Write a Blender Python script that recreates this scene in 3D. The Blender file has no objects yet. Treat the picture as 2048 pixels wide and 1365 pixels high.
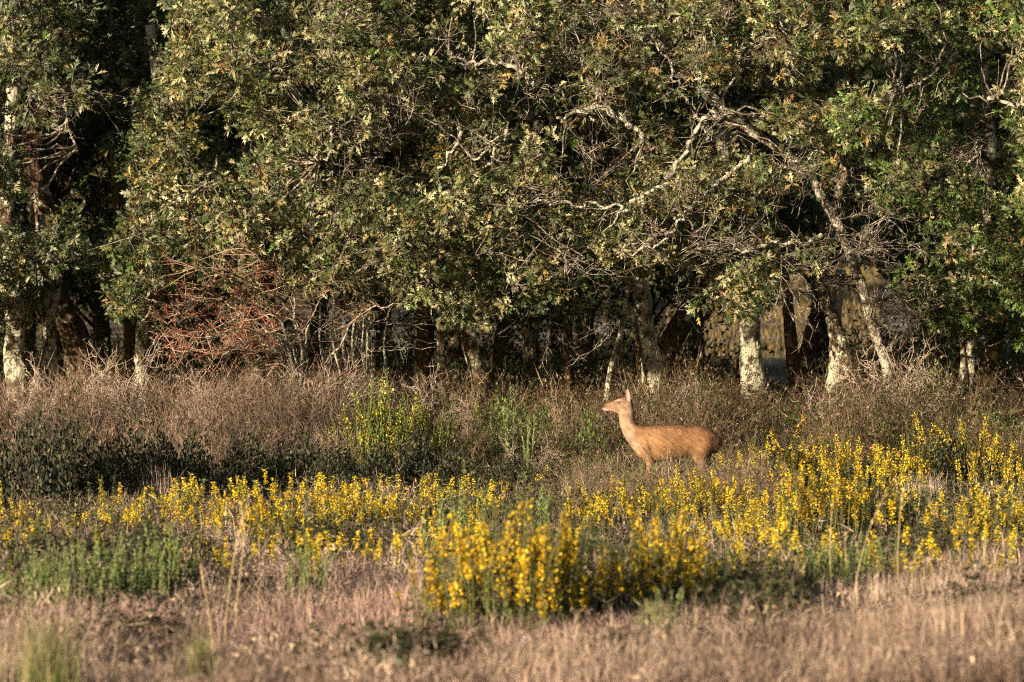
import bpy, math
import numpy as np
from mathutils import Vector

rng = np.random.default_rng(7)
scene = bpy.context.scene
COL = scene.collection

# ------------------------------------------------------------------ camera, sky, sun, exposure
H = 3.5                      # eye height (m)
K = 10640.0                  # photograph pixels per radian (2048 px wide)
PITCH = math.atan((682.5 - 531.0) / K)
cam_d = bpy.data.cameras.new('camera')
cam_d.sensor_width = 36.0
cam_d.lens = 36.0 * K / 2048.0
cam_d.clip_start = 1.0
cam_d.clip_end = 3000.0
cam_d.dof.use_dof = True
cam_d.dof.focus_distance = 84.0
cam_d.dof.aperture_fstop = 2.4
cam = bpy.data.objects.new('camera', cam_d)
cam.location = (0, 0, H)
cam.rotation_euler = (math.pi / 2 - PITCH, 0, 0)
COL.objects.link(cam)
scene.camera = cam

SUN_EL = math.radians(10.5)
SUN_AZ = math.radians(44.0)   # to the left of straight behind the camera
to_sun = Vector((-math.sin(SUN_AZ) * math.cos(SUN_EL), -math.cos(SUN_AZ) * math.cos(SUN_EL), math.sin(SUN_EL)))

world = bpy.data.worlds.new('World')
scene.world = world
world.use_nodes = True
wn = world.node_tree
wn.nodes.clear()
sky = wn.nodes.new('ShaderNodeTexSky')
sky.sky_type = 'NISHITA'
sky.sun_disc = False
sky.sun_elevation = SUN_EL
sky.sun_rotation = math.atan2(to_sun.x, to_sun.y)
bg = wn.nodes.new('ShaderNodeBackground')
bg.inputs['Strength'].default_value = 0.05
wo = wn.nodes.new('ShaderNodeOutputWorld')
wn.links.new(sky.outputs[0], bg.inputs[0])
wn.links.new(bg.outputs[0], wo.inputs[0])

sun_d = bpy.data.lights.new('sun', 'SUN')
sun_d.energy = 5.0
sun_d.angle = math.radians(0.53)
sun_d.color = (1.0, 0.83, 0.61)
sun = bpy.data.objects.new('sun', sun_d)
sun.rotation_euler = to_sun.to_track_quat('Z', 'Y').to_euler()
sun.location = (-30, -20, 30)
COL.objects.link(sun)

scene.view_settings.view_transform = 'Standard'
scene.view_settings.look = 'None'
scene.view_settings.exposure = 1.2
scene.view_settings.gamma = 1.0
scene.view_settings.use_curve_mapping = False
scene.render.engine = 'CYCLES'
scene.cycles.use_denoising = False
scene.cycles.filter_width = 1.1
scene.cycles.max_bounces = 4
scene.cycles.diffuse_bounces = 2
scene.cycles.glossy_bounces = 1
scene.cycles.transmission_bounces = 2

# ------------------------------------------------------------------ geometry helpers
cp, sp = math.cos(PITCH), math.sin(PITCH)

def at(px, py, Y):
    """world point at distance Y seen at photograph pixel (px, py)"""
    u = (np.asarray(px, float) - 1024.0) / K
    v = (682.5 - np.asarray(py, float)) / K
    dy = cp + v * sp
    dz = -sp + v * cp
    t = np.asarray(Y, float) / dy
    return np.stack(np.broadcast_arrays(u * t, np.asarray(Y, float) * np.ones_like(u * t), H + dz * t), -1)

def proj(P):
    x, y, z = P[..., 0], P[..., 1], P[..., 2] - H
    f = y * cp - z * sp
    up = y * sp + z * cp
    return 1024 + K * x / f, 682.5 - K * up / f

def _hash(i, j, s):
    h = np.sin(i * 127.1 + j * 311.7 + s * 74.7) * 43758.5453
    return h - np.floor(h)

def vnoise(x, y, s=0):
    i, j = np.floor(x), np.floor(y)
    fx, fy = x - i, y - j
    fx = fx * fx * (3 - 2 * fx); fy = fy * fy * (3 - 2 * fy)
    a, b = _hash(i, j, s), _hash(i + 1, j, s)
    c, d = _hash(i, j + 1, s), _hash(i + 1, j + 1, s)
    return (a * (1 - fx) + b * fx) * (1 - fy) + (c * (1 - fx) + d * fx) * fy

def sstep(a, b, x):
    t = np.clip((x - a) / (b - a), 0, 1)
    return t * t * (3 - 2 * t)

def ground(x, y):
    x = np.asarray(x, float); y = np.asarray(y, float)
    z = 0.55 * sstep(81.5, 95, y) + 2.6 * sstep(113, 185, y) + 16 * sstep(175, 420, y)
    z = z + 0.16 * (vnoise(x * .22, y * .12, 3) - .5) + 0.08 * (vnoise(x * .7, y * .5, 5) - .5)
    z = z + 0.25 * sstep(56, 44, y) * sstep(1.2, 5, x) + (.34 * (vnoise(x * .45 + 7, y * .3, 15) - .5) + .14 * (vnoise(x * 1.3, y * 1.0, 16) - .5)) * sstep(74, 66, y)
    return z

def G(px, py, lo=38.0, hi=112.0):
    """ground point under photograph pixel"""
    for _ in range(40):
        m = (lo + hi) / 2
        x = (px - 1024) / K * m
        p = np.array([x, m, float(ground(x, m))])
        q = proj(p)[1]
        if q > py: lo = m
        else: hi = m
    return p

def norm(v):
    return v / np.maximum(np.linalg.norm(v, axis=-1, keepdims=True), 1e-9)

class MB:
    def __init__(s):
        s.V, s.F3, s.F4, s.C, s.n = [], [], [], [], 0
    def add(s, V, F, col):
        V = np.asarray(V, np.float32).reshape(-1, 3)
        F = np.asarray(F, np.int64)
        if len(V) == 0: return
        c = np.broadcast_to(np.asarray(col, np.float32), (len(V), 3))
        s.V.append(V); s.C.append(c)
        (s.F3 if F.shape[1] == 3 else s.F4).append(F + s.n)
        s.n += len(V)
    def build(s, name, mat, parent=None, origin=(0, 0, 0), smooth=False):
        V = np.concatenate(s.V) - np.asarray(origin, np.float32)
        C = np.concatenate(s.C)
        F3 = np.concatenate(s.F3) if s.F3 else np.zeros((0, 3), np.int64)
        F4 = np.concatenate(s.F4) if s.F4 else np.zeros((0, 4), np.int64)
        me = bpy.data.meshes.new(name)
        nl = F3.size + F4.size
        me.vertices.add(len(V)); me.vertices.foreach_set('co', V.astype(np.float32).ravel())
        me.loops.add(nl)
        me.loops.foreach_set('vertex_index', np.concatenate([F3.ravel(), F4.ravel()]).astype(np.int32))
        npoly = len(F3) + len(F4)
        me.polygons.add(npoly)
        st = np.concatenate([np.arange(len(F3)) * 3, F3.size + np.arange(len(F4)) * 4]).astype(np.int32)
        me.polygons.foreach_set('loop_start', st)
        me.update(calc_edges=True)
        if smooth:
            me.polygons.foreach_set('use_smooth', np.ones(npoly, bool))
        a = me.attributes.new('Col', 'FLOAT_COLOR', 'POINT')
        a.data.foreach_set('color', np.concatenate([C, np.ones((len(C), 1), np.float32)], 1).astype(np.float32).ravel())
        me.materials.append(mat)
        o = bpy.data.objects.new(name, me)
        COL.objects.link(o)
        if parent is not None: o.parent = parent
        else: o.location = tuple(float(q) for q in origin)
        return o

def empty(name, loc, label, cat, group=None, rz=0.0, scale=None):
    o = bpy.data.objects.new(name, None)
    o.empty_display_size = 0.3
    COL.objects.link(o)
    o.location = tuple(float(q) for q in loc); o.rotation_euler = (0, 0, rz)
    if scale is not None: o.scale = scale
    o['label'] = label; o['category'] = cat
    if group: o['group'] = group
    return o

def tag(o, label=None, cat=None, group=None, kind=None):
    if label: o['label'] = label
    if cat: o['category'] = cat
    if group: o['group'] = group
    if kind: o['kind'] = kind
    return o

def tubes(mb, P, R, col, sides=3, cap=False):
    """P (n,k,3) centre lines, R (n,k) radii"""
    P = np.asarray(P, float); R = np.asarray(R, float)
    if P.ndim == 2: P = P[None]; R = R[None]
    n, k, _ = P.shape
    if n == 0: return
    T = np.gradient(P, axis=1)
    T = norm(T)
    ref = np.where(np.abs(T[..., 2:3]) > .9, np.array([0., 1., 0.]), np.array([0., 0., 1.]))
    A = norm(np.cross(T, ref)); B = np.cross(T, A)
    ang = np.arange(sides) * 2 * math.pi / sides
    V = P[:, :, None] + R[:, :, None, None] * (A[:, :, None] * np.cos(ang)[:, None] + B[:, :, None] * np.sin(ang)[:, None])
    idx = np.arange(n * k * sides).reshape(n, k, sides)
    a = idx[:, :-1]; b = idx[:, 1:]
    F = np.stack([a, np.roll(a, -1, 2), np.roll(b, -1, 2), b], -1).reshape(-1, 4)
    c = np.asarray(col, float)
    if c.ndim == 2: c = np.repeat(c, k * sides, 0)
    mb.add(V.reshape(-1, 3), F, c)

def ribbons(mb, P, R, col):
    """thin flat stems: P (n,k,3), half widths R (n,k), tapering to a point"""
    P = np.asarray(P, float); n, k, _ = P.shape
    if n == 0: return
    T = norm(P[:, -1] - P[:, 0])
    S = norm(np.cross(T, rdir(n) + np.array([0, .6, 0])))[:, None] * np.asarray(R, float)[:, :, None]
    V = np.concatenate([P[:, :-1] - S[:, :-1], P[:, :-1] + S[:, :-1], P[:, -1:]], 1)
    m = k - 1; w = 2 * m + 1
    F = []
    for i in range(m - 1):
        F += [(i, m + i, m + i + 1), (i, m + i + 1, i + 1)]
    F.append((m - 1, 2 * m - 1, 2 * m))
    F = (np.array(F)[None] + (np.arange(n) * w)[:, None, None]).reshape(-1, 3)
    c = np.asarray(col, float)
    c = np.repeat(c, w, 0) if c.ndim == 2 else c
    mb.add(V.reshape(-1, 3), F, c)

def stamp(mb, T, pos, ux, uy, uz, col=None, jit=None):
    """T=(V,F,C) template; frames ux,uy,uz (n,3) already scaled"""
    TV, TF, TC = T
    n, m = len(pos), len(TV)
    if n == 0: return
    V = pos[:, None] + TV[None, :, 0:1] * ux[:, None] + TV[None, :, 1:2] * uy[:, None] + TV[None, :, 2:3] * uz[:, None]
    F = (TF[None] + (np.arange(n) * m)[:, None, None]).reshape(-1, TF.shape[1])
    if col is None: C = np.broadcast_to(TC[None], (n, m, 3))
    else: C = np.broadcast_to(np.asarray(col)[:, None], (n, m, 3))
    if jit is not None: C = C * jit[:, None]
    mb.add(V.reshape(-1, 3), F, C.reshape(-1, 3))

def stamp_z(mb, T, pos, s, sz=None, jit=None):
    n = len(pos)
    a = rng.uniform(0, 2 * math.pi, n)
    s = np.broadcast_to(s, (n,)); sz = s if sz is None else np.broadcast_to(sz, (n,))
    ux = np.stack([np.cos(a), np.sin(a), 0 * a], 1) * s[:, None]
    uy = np.stack([-np.sin(a), np.cos(a), 0 * a], 1) * s[:, None]
    uz = np.stack([rng.normal(0, .12, n), rng.normal(0, .12, n), np.ones(n)], 1) * sz[:, None]
    stamp(mb, T, pos, ux, uy, uz, jit=jit)

def template(mb):
    """merge an MB into one triangle template"""
    V = np.concatenate(mb.V); C = np.concatenate(mb.C)
    F = list(mb.F3)
    for q in mb.F4:
        F += [q[:, [0, 1, 2]], q[:, [0, 2, 3]]]
    return V.astype(float), np.concatenate(F), C.astype(float)

def rdir(n, up=0.0):
    v = rng.normal(size=(n, 3)); v[:, 2] += up
    return norm(v)

def spline(pts, n):
    """Catmull-Rom through pts, n samples"""
    p = np.asarray(pts, float)
    if len(p) == 2:
        t = np.linspace(0, 1, n)[:, None]
        return p[0] * (1 - t) + p[1] * t
    q = np.concatenate([[2 * p[0] - p[1]], p, [2 * p[-1] - p[-2]]])
    out = []
    for t in np.linspace(0, len(p) - 1 - 1e-6, n):
        i = int(t); f = t - i
        a, b, c, d = q[i], q[i + 1], q[i + 2], q[i + 3]
        out.append(.5 * ((2 * b) + (c - a) * f + (2 * a - 5 * b + 4 * c - d) * f * f + (3 * b - a - 3 * c + d) * f ** 3))
    return np.array(out)

# ------------------------------------------------------------------ materials
def plant_mat(name, rough=.6, spec=.3, transl=0.0, var=.35, scale=9.0):
    m = bpy.data.materials.new(name); m.use_nodes = True
    nt = m.node_tree; b = nt.nodes['Principled BSDF']; out = nt.nodes['Material Output']
    at_ = nt.nodes.new('ShaderNodeAttribute'); at_.attribute_name = 'Col'
    tc = nt.nodes.new('ShaderNodeTexCoord')
    nz = nt.nodes.new('ShaderNodeTexNoise'); nz.inputs['Scale'].default_value = scale; nz.inputs['Detail'].default_value = 2
    mr = nt.nodes.new('ShaderNodeMapRange')
    mr.inputs['From Min'].default_value = .3; mr.inputs['From Max'].default_value = .7
    mr.inputs['To Min'].default_value = 1 - var; mr.inputs['To Max'].default_value = 1 + var
    mx = nt.nodes.new('ShaderNodeVectorMath'); mx.operation = 'SCALE'
    nt.links.new(tc.outputs['Object'], nz.inputs['Vector'])
    nt.links.new(nz.outputs['Fac'], mr.inputs['Value'])
    nt.links.new(at_.outputs['Color'], mx.inputs[0]); nt.links.new(mr.outputs[0], mx.inputs['Scale'])
    nt.links.new(mx.outputs[0], b.inputs['Base Color'])
    b.inputs['Roughness'].default_value = rough
    b.inputs['Specular IOR Level'].default_value = spec
    if transl > 0:
        t = nt.nodes.new('ShaderNodeBsdfTranslucent')
        nt.links.new(mx.outputs[0], t.inputs['Color'])
        ms = nt.nodes.new('ShaderNodeMixShader'); ms.inputs[0].default_value = transl
        nt.links.new(b.outputs[0], ms.inputs[1]); nt.links.new(t.outputs[0], ms.inputs[2])
        nt.links.new(ms.outputs[0], out.inputs['Surface'])
    return m

def bark_mat(name, lichen, bark=(.085, .055, .035), lic=(.62, .58, .40), moss=0.0, lscale=3.2):
    """brown fissured bark with patches of pale crust lichen and a little moss"""
    m = bpy.data.materials.new(name); m.use_nodes = True
    nt = m.node_tree; b = nt.nodes['Principled BSDF']
    N = nt.nodes.new; L = nt.links.new
    tc = N('ShaderNodeTexCoord')
    mp = N('ShaderNodeMapping'); mp.inputs['Scale'].default_value = (1, 1, .28)
    L(tc.outputs['Object'], mp.inputs['Vector'])
    fis = N('ShaderNodeTexNoise'); fis.inputs['Scale'].default_value = 22; fis.inputs['Detail'].default_value = 5
    L(mp.outputs[0], fis.inputs['Vector'])
    cr = N('ShaderNodeValToRGB')
    cr.color_ramp.elements[0].position = .35; cr.color_ramp.elements[0].color = (*[c * .35 for c in bark], 1)
    cr.color_ramp.elements[1].position = .65; cr.color_ramp.elements[1].color = (*[c * 1.7 for c in bark], 1)
    L(fis.outputs['Fac'], cr.inputs[0])
    n1 = N('ShaderNodeTexNoise'); n1.inputs['Scale'].default_value = lscale; n1.inputs['Detail'].default_value = 8; n1.inputs['Roughness'].default_value = .72
    L(tc.outputs['Object'], n1.inputs['Vector'])
    th = N('ShaderNodeMapRange')
    th.inputs['From Min'].default_value = .62 - .34 * lichen; th.inputs['From Max'].default_value = .68 - .34 * lichen
    L(n1.outputs['Fac'], th.inputs['Value'])
    n2 = N('ShaderNodeTexNoise'); n2.inputs['Scale'].default_value = 40; n2.inputs['Detail'].default_value = 3
    L(tc.outputs['Object'], n2.inputs['Vector'])
    lr = N('ShaderNodeValToRGB')
    lr.color_ramp.elements[0].position = .3; lr.color_ramp.elements[0].color = (*[c * .62 for c in lic], 1)
    lr.color_ramp.elements[1].position = .65; lr.color_ramp.elements[1].color = (*[min(1, c * 1.12) for c in lic], 1)
    L(n2.outputs['Fac'], lr.inputs[0])
    mx = N('ShaderNodeMixRGB'); L(th.outputs[0], mx.inputs[0]); L(cr.outputs[0], mx.inputs[1]); L(lr.outputs[0], mx.inputs[2])
    last = mx
    if moss > 0:
        n3 = N('ShaderNodeTexNoise'); n3.inputs['Scale'].default_value = 2.1; n3.inputs['Detail'].default_value = 6
        L(tc.outputs['Object'], n3.inputs['Vector'])
        t3 = N('ShaderNodeMapRange'); t3.inputs['From Min'].default_value = .66 - .3 * moss; t3.inputs['From Max'].default_value = .74 - .3 * moss
        L(n3.outputs['Fac'], t3.inputs['Value'])
        m2 = N('ShaderNodeMixRGB'); L(t3.outputs[0], m2.inputs[0]); L(last.outputs[0], m2.inputs[1]); m2.inputs[2].default_value = (.075, .065, .018, 1)
        last = m2
    L(last.outputs[0], b.inputs['Base Color'])
    b.inputs['Roughness'].default_value = .9; b.inputs['Specular IOR Level'].default_value = .1
    ad = N('ShaderNodeMath'); ad.operation = 'MULTIPLY_ADD'; ad.inputs[1].default_value = .35
    L(th.outputs[0], ad.inputs[0]); L(fis.outputs['Fac'], ad.inputs[2])
    bp = N('ShaderNodeBump'); bp.inputs['Strength'].default_value = 1.0; bp.inputs['Distance'].default_value = .06
    L(ad.outputs[0], bp.inputs['Height']); L(bp.outputs[0], b.inputs['Normal'])
    return m

M_leaf = plant_mat('oak_leaf', .45, .35, .12, .3, 2.0)
M_grass = plant_mat('dry_grass', .8, .15, .15, .25, 3.0)
M_twig = plant_mat('dry_twig', .85, .15, 0, .3, 14.0)
M_broom = plant_mat('broom_green', .6, .3, .1, .3, 8.0)
M_flower = plant_mat('broom_flower', .6, .2, .25, .18, 20.0)
M_bramble = plant_mat('bramble_leaf', .6, .25, .08, .3, 6.0)
M_berry = plant_mat('red_berry', .35, .5, 0, .2, 30.0)
M_bark_l = bark_mat('bark_lichen', .5, lic=(.54, .50, .36))
M_bark_w = bark_mat('bark_white_lichen', .6, bark=(.10, .072, .05), lic=(.50, .465, .335), lscale=4)
M_bark_d = bark_mat('bark_dark', .22, moss=.35)
M_bark_m = bark_mat('bark_mossy', .12, bark=(.08, .05, .03), moss=.8)
M_bark_b = bark_mat('bark_brown', .38, bark=(.13, .085, .055))
M_branch = bark_mat('branch_bark', .45, bark=(.17, .125, .09), lic=(.42, .38, .30), lscale=7)
M_bark_s = bark_mat('bark_slender', .5, bark=(.13, .09, .06), lic=(.47, .44, .34), lscale=6)
M_limb = bark_mat('limb_lichen', .60, bark=(.15, .12, .09), lic=(.47, .44, .34), lscale=9)

# ------------------------------------------------------------------ ground
def build_ground():
    xs = np.concatenate([np.linspace(-400, -24, 26), np.linspace(-23, 23, 80), np.linspace(24, 400, 26)])
    ys = np.concatenate([np.linspace(-60, 36, 20), np.linspace(36.6, 112, 115), np.linspace(113.5, 200, 40), np.linspace(205, 900, 30)])
    X, Y = np.meshgrid(xs, ys)
    Z = ground(X, Y)
    V = np.stack([X, Y, Z], -1).reshape(-1, 3)
    nx, ny = len(xs), len(ys)
    i = np.arange(nx * ny).reshape(ny, nx)
    F = np.stack([i[:-1, :-1], i[:-1, 1:], i[1:, 1:], i[1:, :-1]], -1).reshape(-1, 4)
    m = bpy.data.materials.new('heath_soil'); m.use_nodes = True
    nt = m.node_tree; b = nt.nodes['Principled BSDF']; N = nt.nodes.new; L = nt.links.new
    tc = N('ShaderNodeTexCoord')
    n1 = N('ShaderNodeTexNoise'); n1.inputs['Scale'].default_value = .5; n1.inputs['Detail'].default_value = 8
    n2 = N('ShaderNodeTexNoise'); n2.inputs['Scale'].default_value = 11; n2.inputs['Detail'].default_value = 6
    L(tc.outputs['Object'], n1.inputs['Vector']); L(tc.outputs['Object'], n2.inputs['Vector'])
    r1 = N('ShaderNodeValToRGB')
    for e, p, c in zip((r1.color_ramp.elements[0], r1.color_ramp.elements[1], r1.color_ramp.elements.new(.5)), (.32, .7, .5),
                       ((.07, .06, .03), (.26, .18, .09), (.16, .115, .06))):
        e.position = p; e.color = (*c, 1)
    L(n1.outputs['Fac'], r1.inputs[0])
    mx = N('ShaderNodeMixRGB'); mx.blend_type = 'MULTIPLY'; mx.inputs[0].default_value = .8
    r2 = N('ShaderNodeValToRGB'); r2.color_ramp.elements[0].position = .3; r2.color_ramp.elements[0].color = (.35, .33, .3, 1)
    L(n2.outputs['Fac'], r2.inputs[0]); L(r1.outputs[0], mx.inputs[1]); L(r2.outputs[0], mx.inputs[2])
    L(mx.outputs[0], b.inputs['Base Color']); b.inputs['Roughness'].default_value = .95; b.inputs['Specular IOR Level'].default_value = .05
    bp = N('ShaderNodeBump'); bp.inputs['Strength'].default_value = .8; bp.inputs['Distance'].default_value = .1
    L(n2.outputs['Fac'], bp.inputs['Height']); L(bp.outputs[0], b.inputs['Normal'])
    mb = MB(); mb.add(V, F, (.2, .15, .08))
    o = mb.build('ground', m, smooth=True)
    tag(o, 'heath ground under dry grass and scrub, rising behind the oaks', 'ground', kind='structure')
build_ground()

# ------------------------------------------------------------------ oak leaf template (lobed, folded, drooping)
def oak_leaf():
    V = np.array([(.0, 0, 0), (.50, .10, .0), (.50, -.10, .0), (.24, 0, .01), (.52, 0, .0), (.76, 0, -.05),
                  (.60, .215, .06), (.60, -.215, .06), (.88, .18, -.02), (.88, -.18, -.02), (.68, .09, -.03), (.68, -.09, -.03), (1.08, 0, -.14)], float)
    F = np.array([(0, 2, 1), (3, 4, 6), (4, 3, 7), (4, 5, 8), (5, 4, 9), (10, 11, 12)])
    return V, F, np.ones((len(V), 3))
LEAF3 = oak_leaf()
LEAF2 = (np.array([(0, 0, 0), (.55, .26, .03), (.5, 0, -.02), (.55, -.26, .03), (1, .05, -.1), (1, -.05, -.1)], float), np.array([(0, 2, 1), (0, 3, 2), (2, 5, 4)]), np.ones((6, 3)))

GREEN = np.array((.052, .073, .022)); OLIVE = np.array((.120, .120, .043)); PALE = np.array((.34, .315, .165))
GOLD = np.array((.28, .20, .06)); BROWN = np.array((.17, .105, .045)); VIVID = np.array((.088, .142, .030)); GREY = np.array((.11, .118, .072))
YELLOW = np.array((.55, .38, .03))

def leaf_colours(n, mixw, jitter=.3):
    pal = np.stack([GREEN, OLIVE, PALE, GOLD, BROWN, VIVID, GREY])
    w = np.asarray(mixw, float); w = w / w.sum()
    i = rng.choice(len(pal), n, p=w)
    c = pal[i] * rng.uniform(1 - jitter, 1 + jitter, (n, 1)) * rng.uniform(.92, 1.08, (n, 3))
    return c

def leaf_clusters(mb, C, A, nleaf, L0, L1, col, T, droop=.2):
    """rosettes of leaves at points C with outward axes A; col (n,3) per cluster"""
    n = len(C)
    if n == 0: return
    C = np.repeat(C, nleaf, 0); A = np.repeat(A, nleaf, 0); col = np.repeat(col, nleaf, 0)
    N = len(C)
    r = norm(np.cross(A, rdir(N)))
    th = rng.uniform(.35, 1.5, (N, 1))
    d = A * np.cos(th) + r * np.sin(th); d[:, 2] -= droop; d = norm(d)
    nn = A + .45 * rdir(N); nn = norm(nn - (nn * d).sum(1, keepdims=True) * d)
    s = rng.uniform(L0, L1, (N, 1)) * np.repeat(rng.uniform(.7, 1.15, (n, 1)), nleaf, 0)
    wd = rng.uniform(.8, 1.25, (N, 1))
    c = col * rng.uniform(.7, 1.3, (N, 1))
    stamp(mb, T, C + d * s * .08, d * s, np.cross(nn, d) * s * wd, nn * s * rng.uniform(.3, 1.8, (N, 1)), col=c)

# ------------------------------------------------------------------ the oaks: trunks read off the photograph, each at its own distance
# key: (Y, [(px,py)...], base width px, top width px, material, label, crown px centre or None, leaf mix)
#            GREEN OLIVE PALE GOLD BROWN VIVID GREY
MIX_L = (2.6, 2.6, 1.5, .2, .12, .6, 3.0)
MIX_C = (2.4, 3.2, 3.0, .45, .12, .6, .6)
MIX_T = (1.9, 3.0, 2.2, .65, .4, .6, .5)
MIX_R = (2.6, 2.4, 1.6, .3, .15, 2.8, .3)
MIX_D = (4.0, 2.5, .5, .5, .4, 1.2, .8)
TREES = {
 'a': (95.0, [(34,880),(35,790),(29,700),(31,640),(22,520),(12,380),(28,200),(22,0),(30,-150)], 44, 24, M_bark_l, 'oak at the far left edge, white lichen on the upper trunk', (20,300), MIX_L),
 'b': (96.0, [(104,870),(106,790),(101,720),(96,650),(88,560),(80,430)], 30, 20, M_bark_l, 'forked oak with two lichen-flecked stems, second trunk from the left edge', (70,500), MIX_L),
 'c': (97.5, [(176,830),(152,690),(124,614),(103,530),(96,440),(62,300),(108,120),(90,-80)], 54, 34, M_bark_d, 'thick dark shaded oak leaning left, in front of the left gap', (150,230), MIX_L),
 'd': (95.5, [(286,860),(284,750),(282,690),(290,600),(300,450),(322,250),(300,50)], 28, 18, M_bark_w, 'slim oak with cream lichen trunk left of the berry bush', (330,250), MIX_C),
 'e': (97.0, [(262,860),(262,720),(257,600),(240,470),(230,300)], 26, 18, M_bark_m, 'brown mossy oak trunk just left of the slim cream one', (215,520), MIX_D),
 'f': (96.0, [(514,880),(510,790),(505,720),(500,640),(490,500),(520,300),(530,50)], 36, 22, M_bark_b, 'oak standing behind the berry bush, trunk shaded at the top', (520,230), MIX_C),
 'g': (98.0, [(846,860),(849,730),(851,650),(840,500),(800,300),(760,100)], 40, 24, M_bark_m, 'dark mossy oak behind the tall pale-yellow broom', (750,200), MIX_C),
 'h': (97.0, [(886,860),(882,710),(880,630),(872,500),(880,400)], 18, 12, M_bark_b, 'thin brown oak stem between two thicker dark trunks', (850,480), MIX_C),
 'i': (95.5, [(972,860),(957,750),(940,690),(932,620),(928,540),(900,350),(880,150)], 36, 20, M_bark_b, 'oak with rough brown foot and pale lichen patch higher up', (940,250), MIX_C),
 'j': (96.2, [(980,860),(988,750),(1000,690),(1012,620),(1022,500),(1040,330)], 30, 20, M_bark_m, 'mossy oak leaning right beside the lichen-patched one', (1050,480), MIX_C),
 'k': (97.0, [(1136,860),(1135,730),(1138,690),(1130,560),(1120,400)], 22, 15, M_bark_d, 'small dark oak trunk alone in the shaded gap left of the deer', (1140,560), MIX_D),
 'l': (94.5, [(1208,850),(1220,745),(1236,690),(1246,640),(1257,560),(1262,470)], 12, 8, M_bark_l, 'thin crooked sapling leaning right above the deer head', (1230,600), MIX_C),
 'm': (95.3, [(1308,860),(1304,780),(1299,720),(1290,660),(1284,600),(1268,500),(1240,350),(1258,150)], 48, 28, M_bark_w, 'stout oak with white lichen foot directly behind the deer neck', (1200,330), MIX_T),
 'n': (95.0, [(1515,860),(1509,785),(1503,720),(1498,660),(1500,600),(1490,500),(1472,420),(1440,260)], 48, 30, M_bark_w, 'straight oak with bright white lichen trunk behind the deer rump', (1470,430), MIX_T),
 'o': (97.2, [(1594,860),(1589,750),(1582,680),(1575,600),(1567,560),(1560,450)], 28, 20, M_bark_d, 'dark unlit oak trunk, left one of the dark pair', (1560,500), MIX_D),
 'p': (99.0, [(1600,860),(1607,750),(1622,680),(1636,620),(1642,560),(1650,450)], 36, 26, M_bark_d, 'dark unlit oak leaning right, right one of the dark pair', (1650,420), MIX_D),
 'q': (94.6, [(1662,880),(1667,800),(1675,730),(1673,680),(1669,640),(1682,540)], 42, 20, M_bark_w, 'white lichen oak trunk behind the crossing brown stem', (1740,260), MIX_R),
 'r': (94.0, [(1703,890),(1700,800),(1694,725),(1681,680),(1662,630),(1648,590),(1640,540),(1676,400),(1704,250),(1705,130),(1682,-20)], 32, 16, M_bark_b, 'crooked brown oak with lichen patches crossing in front of a white trunk', (1640,180), MIX_T),
 's': (93.4, [(1792,870),(1775,740),(1755,680),(1736,615),(1718,560),(1701,510),(1689,478),(1665,430),(1640,385),(1608,340),(1560,300),(1510,268),(1468,235),(1420,190),(1372,150),(1322,90),(1290,20),(1268,-70)], 19, 17, M_bark_s, 'long slender oak leaning far left over the white trunks', (1380,100), MIX_T),
 't': (95.5, [(1932,860),(1935,770),(1938,700),(1946,620),(1962,480),(1982,300),(1962,100)], 30, 18, M_bark_l, 'lichen-streaked oak near the right edge', (1900,380), MIX_R),
 'u': (96.5, [(1968,860),(1978,750),(1996,660),(2010,560),(2030,400)], 32, 22, M_bark_m, 'dark mossy oak leaning right at the right edge', (2000,250), MIX_R),
}
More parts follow.
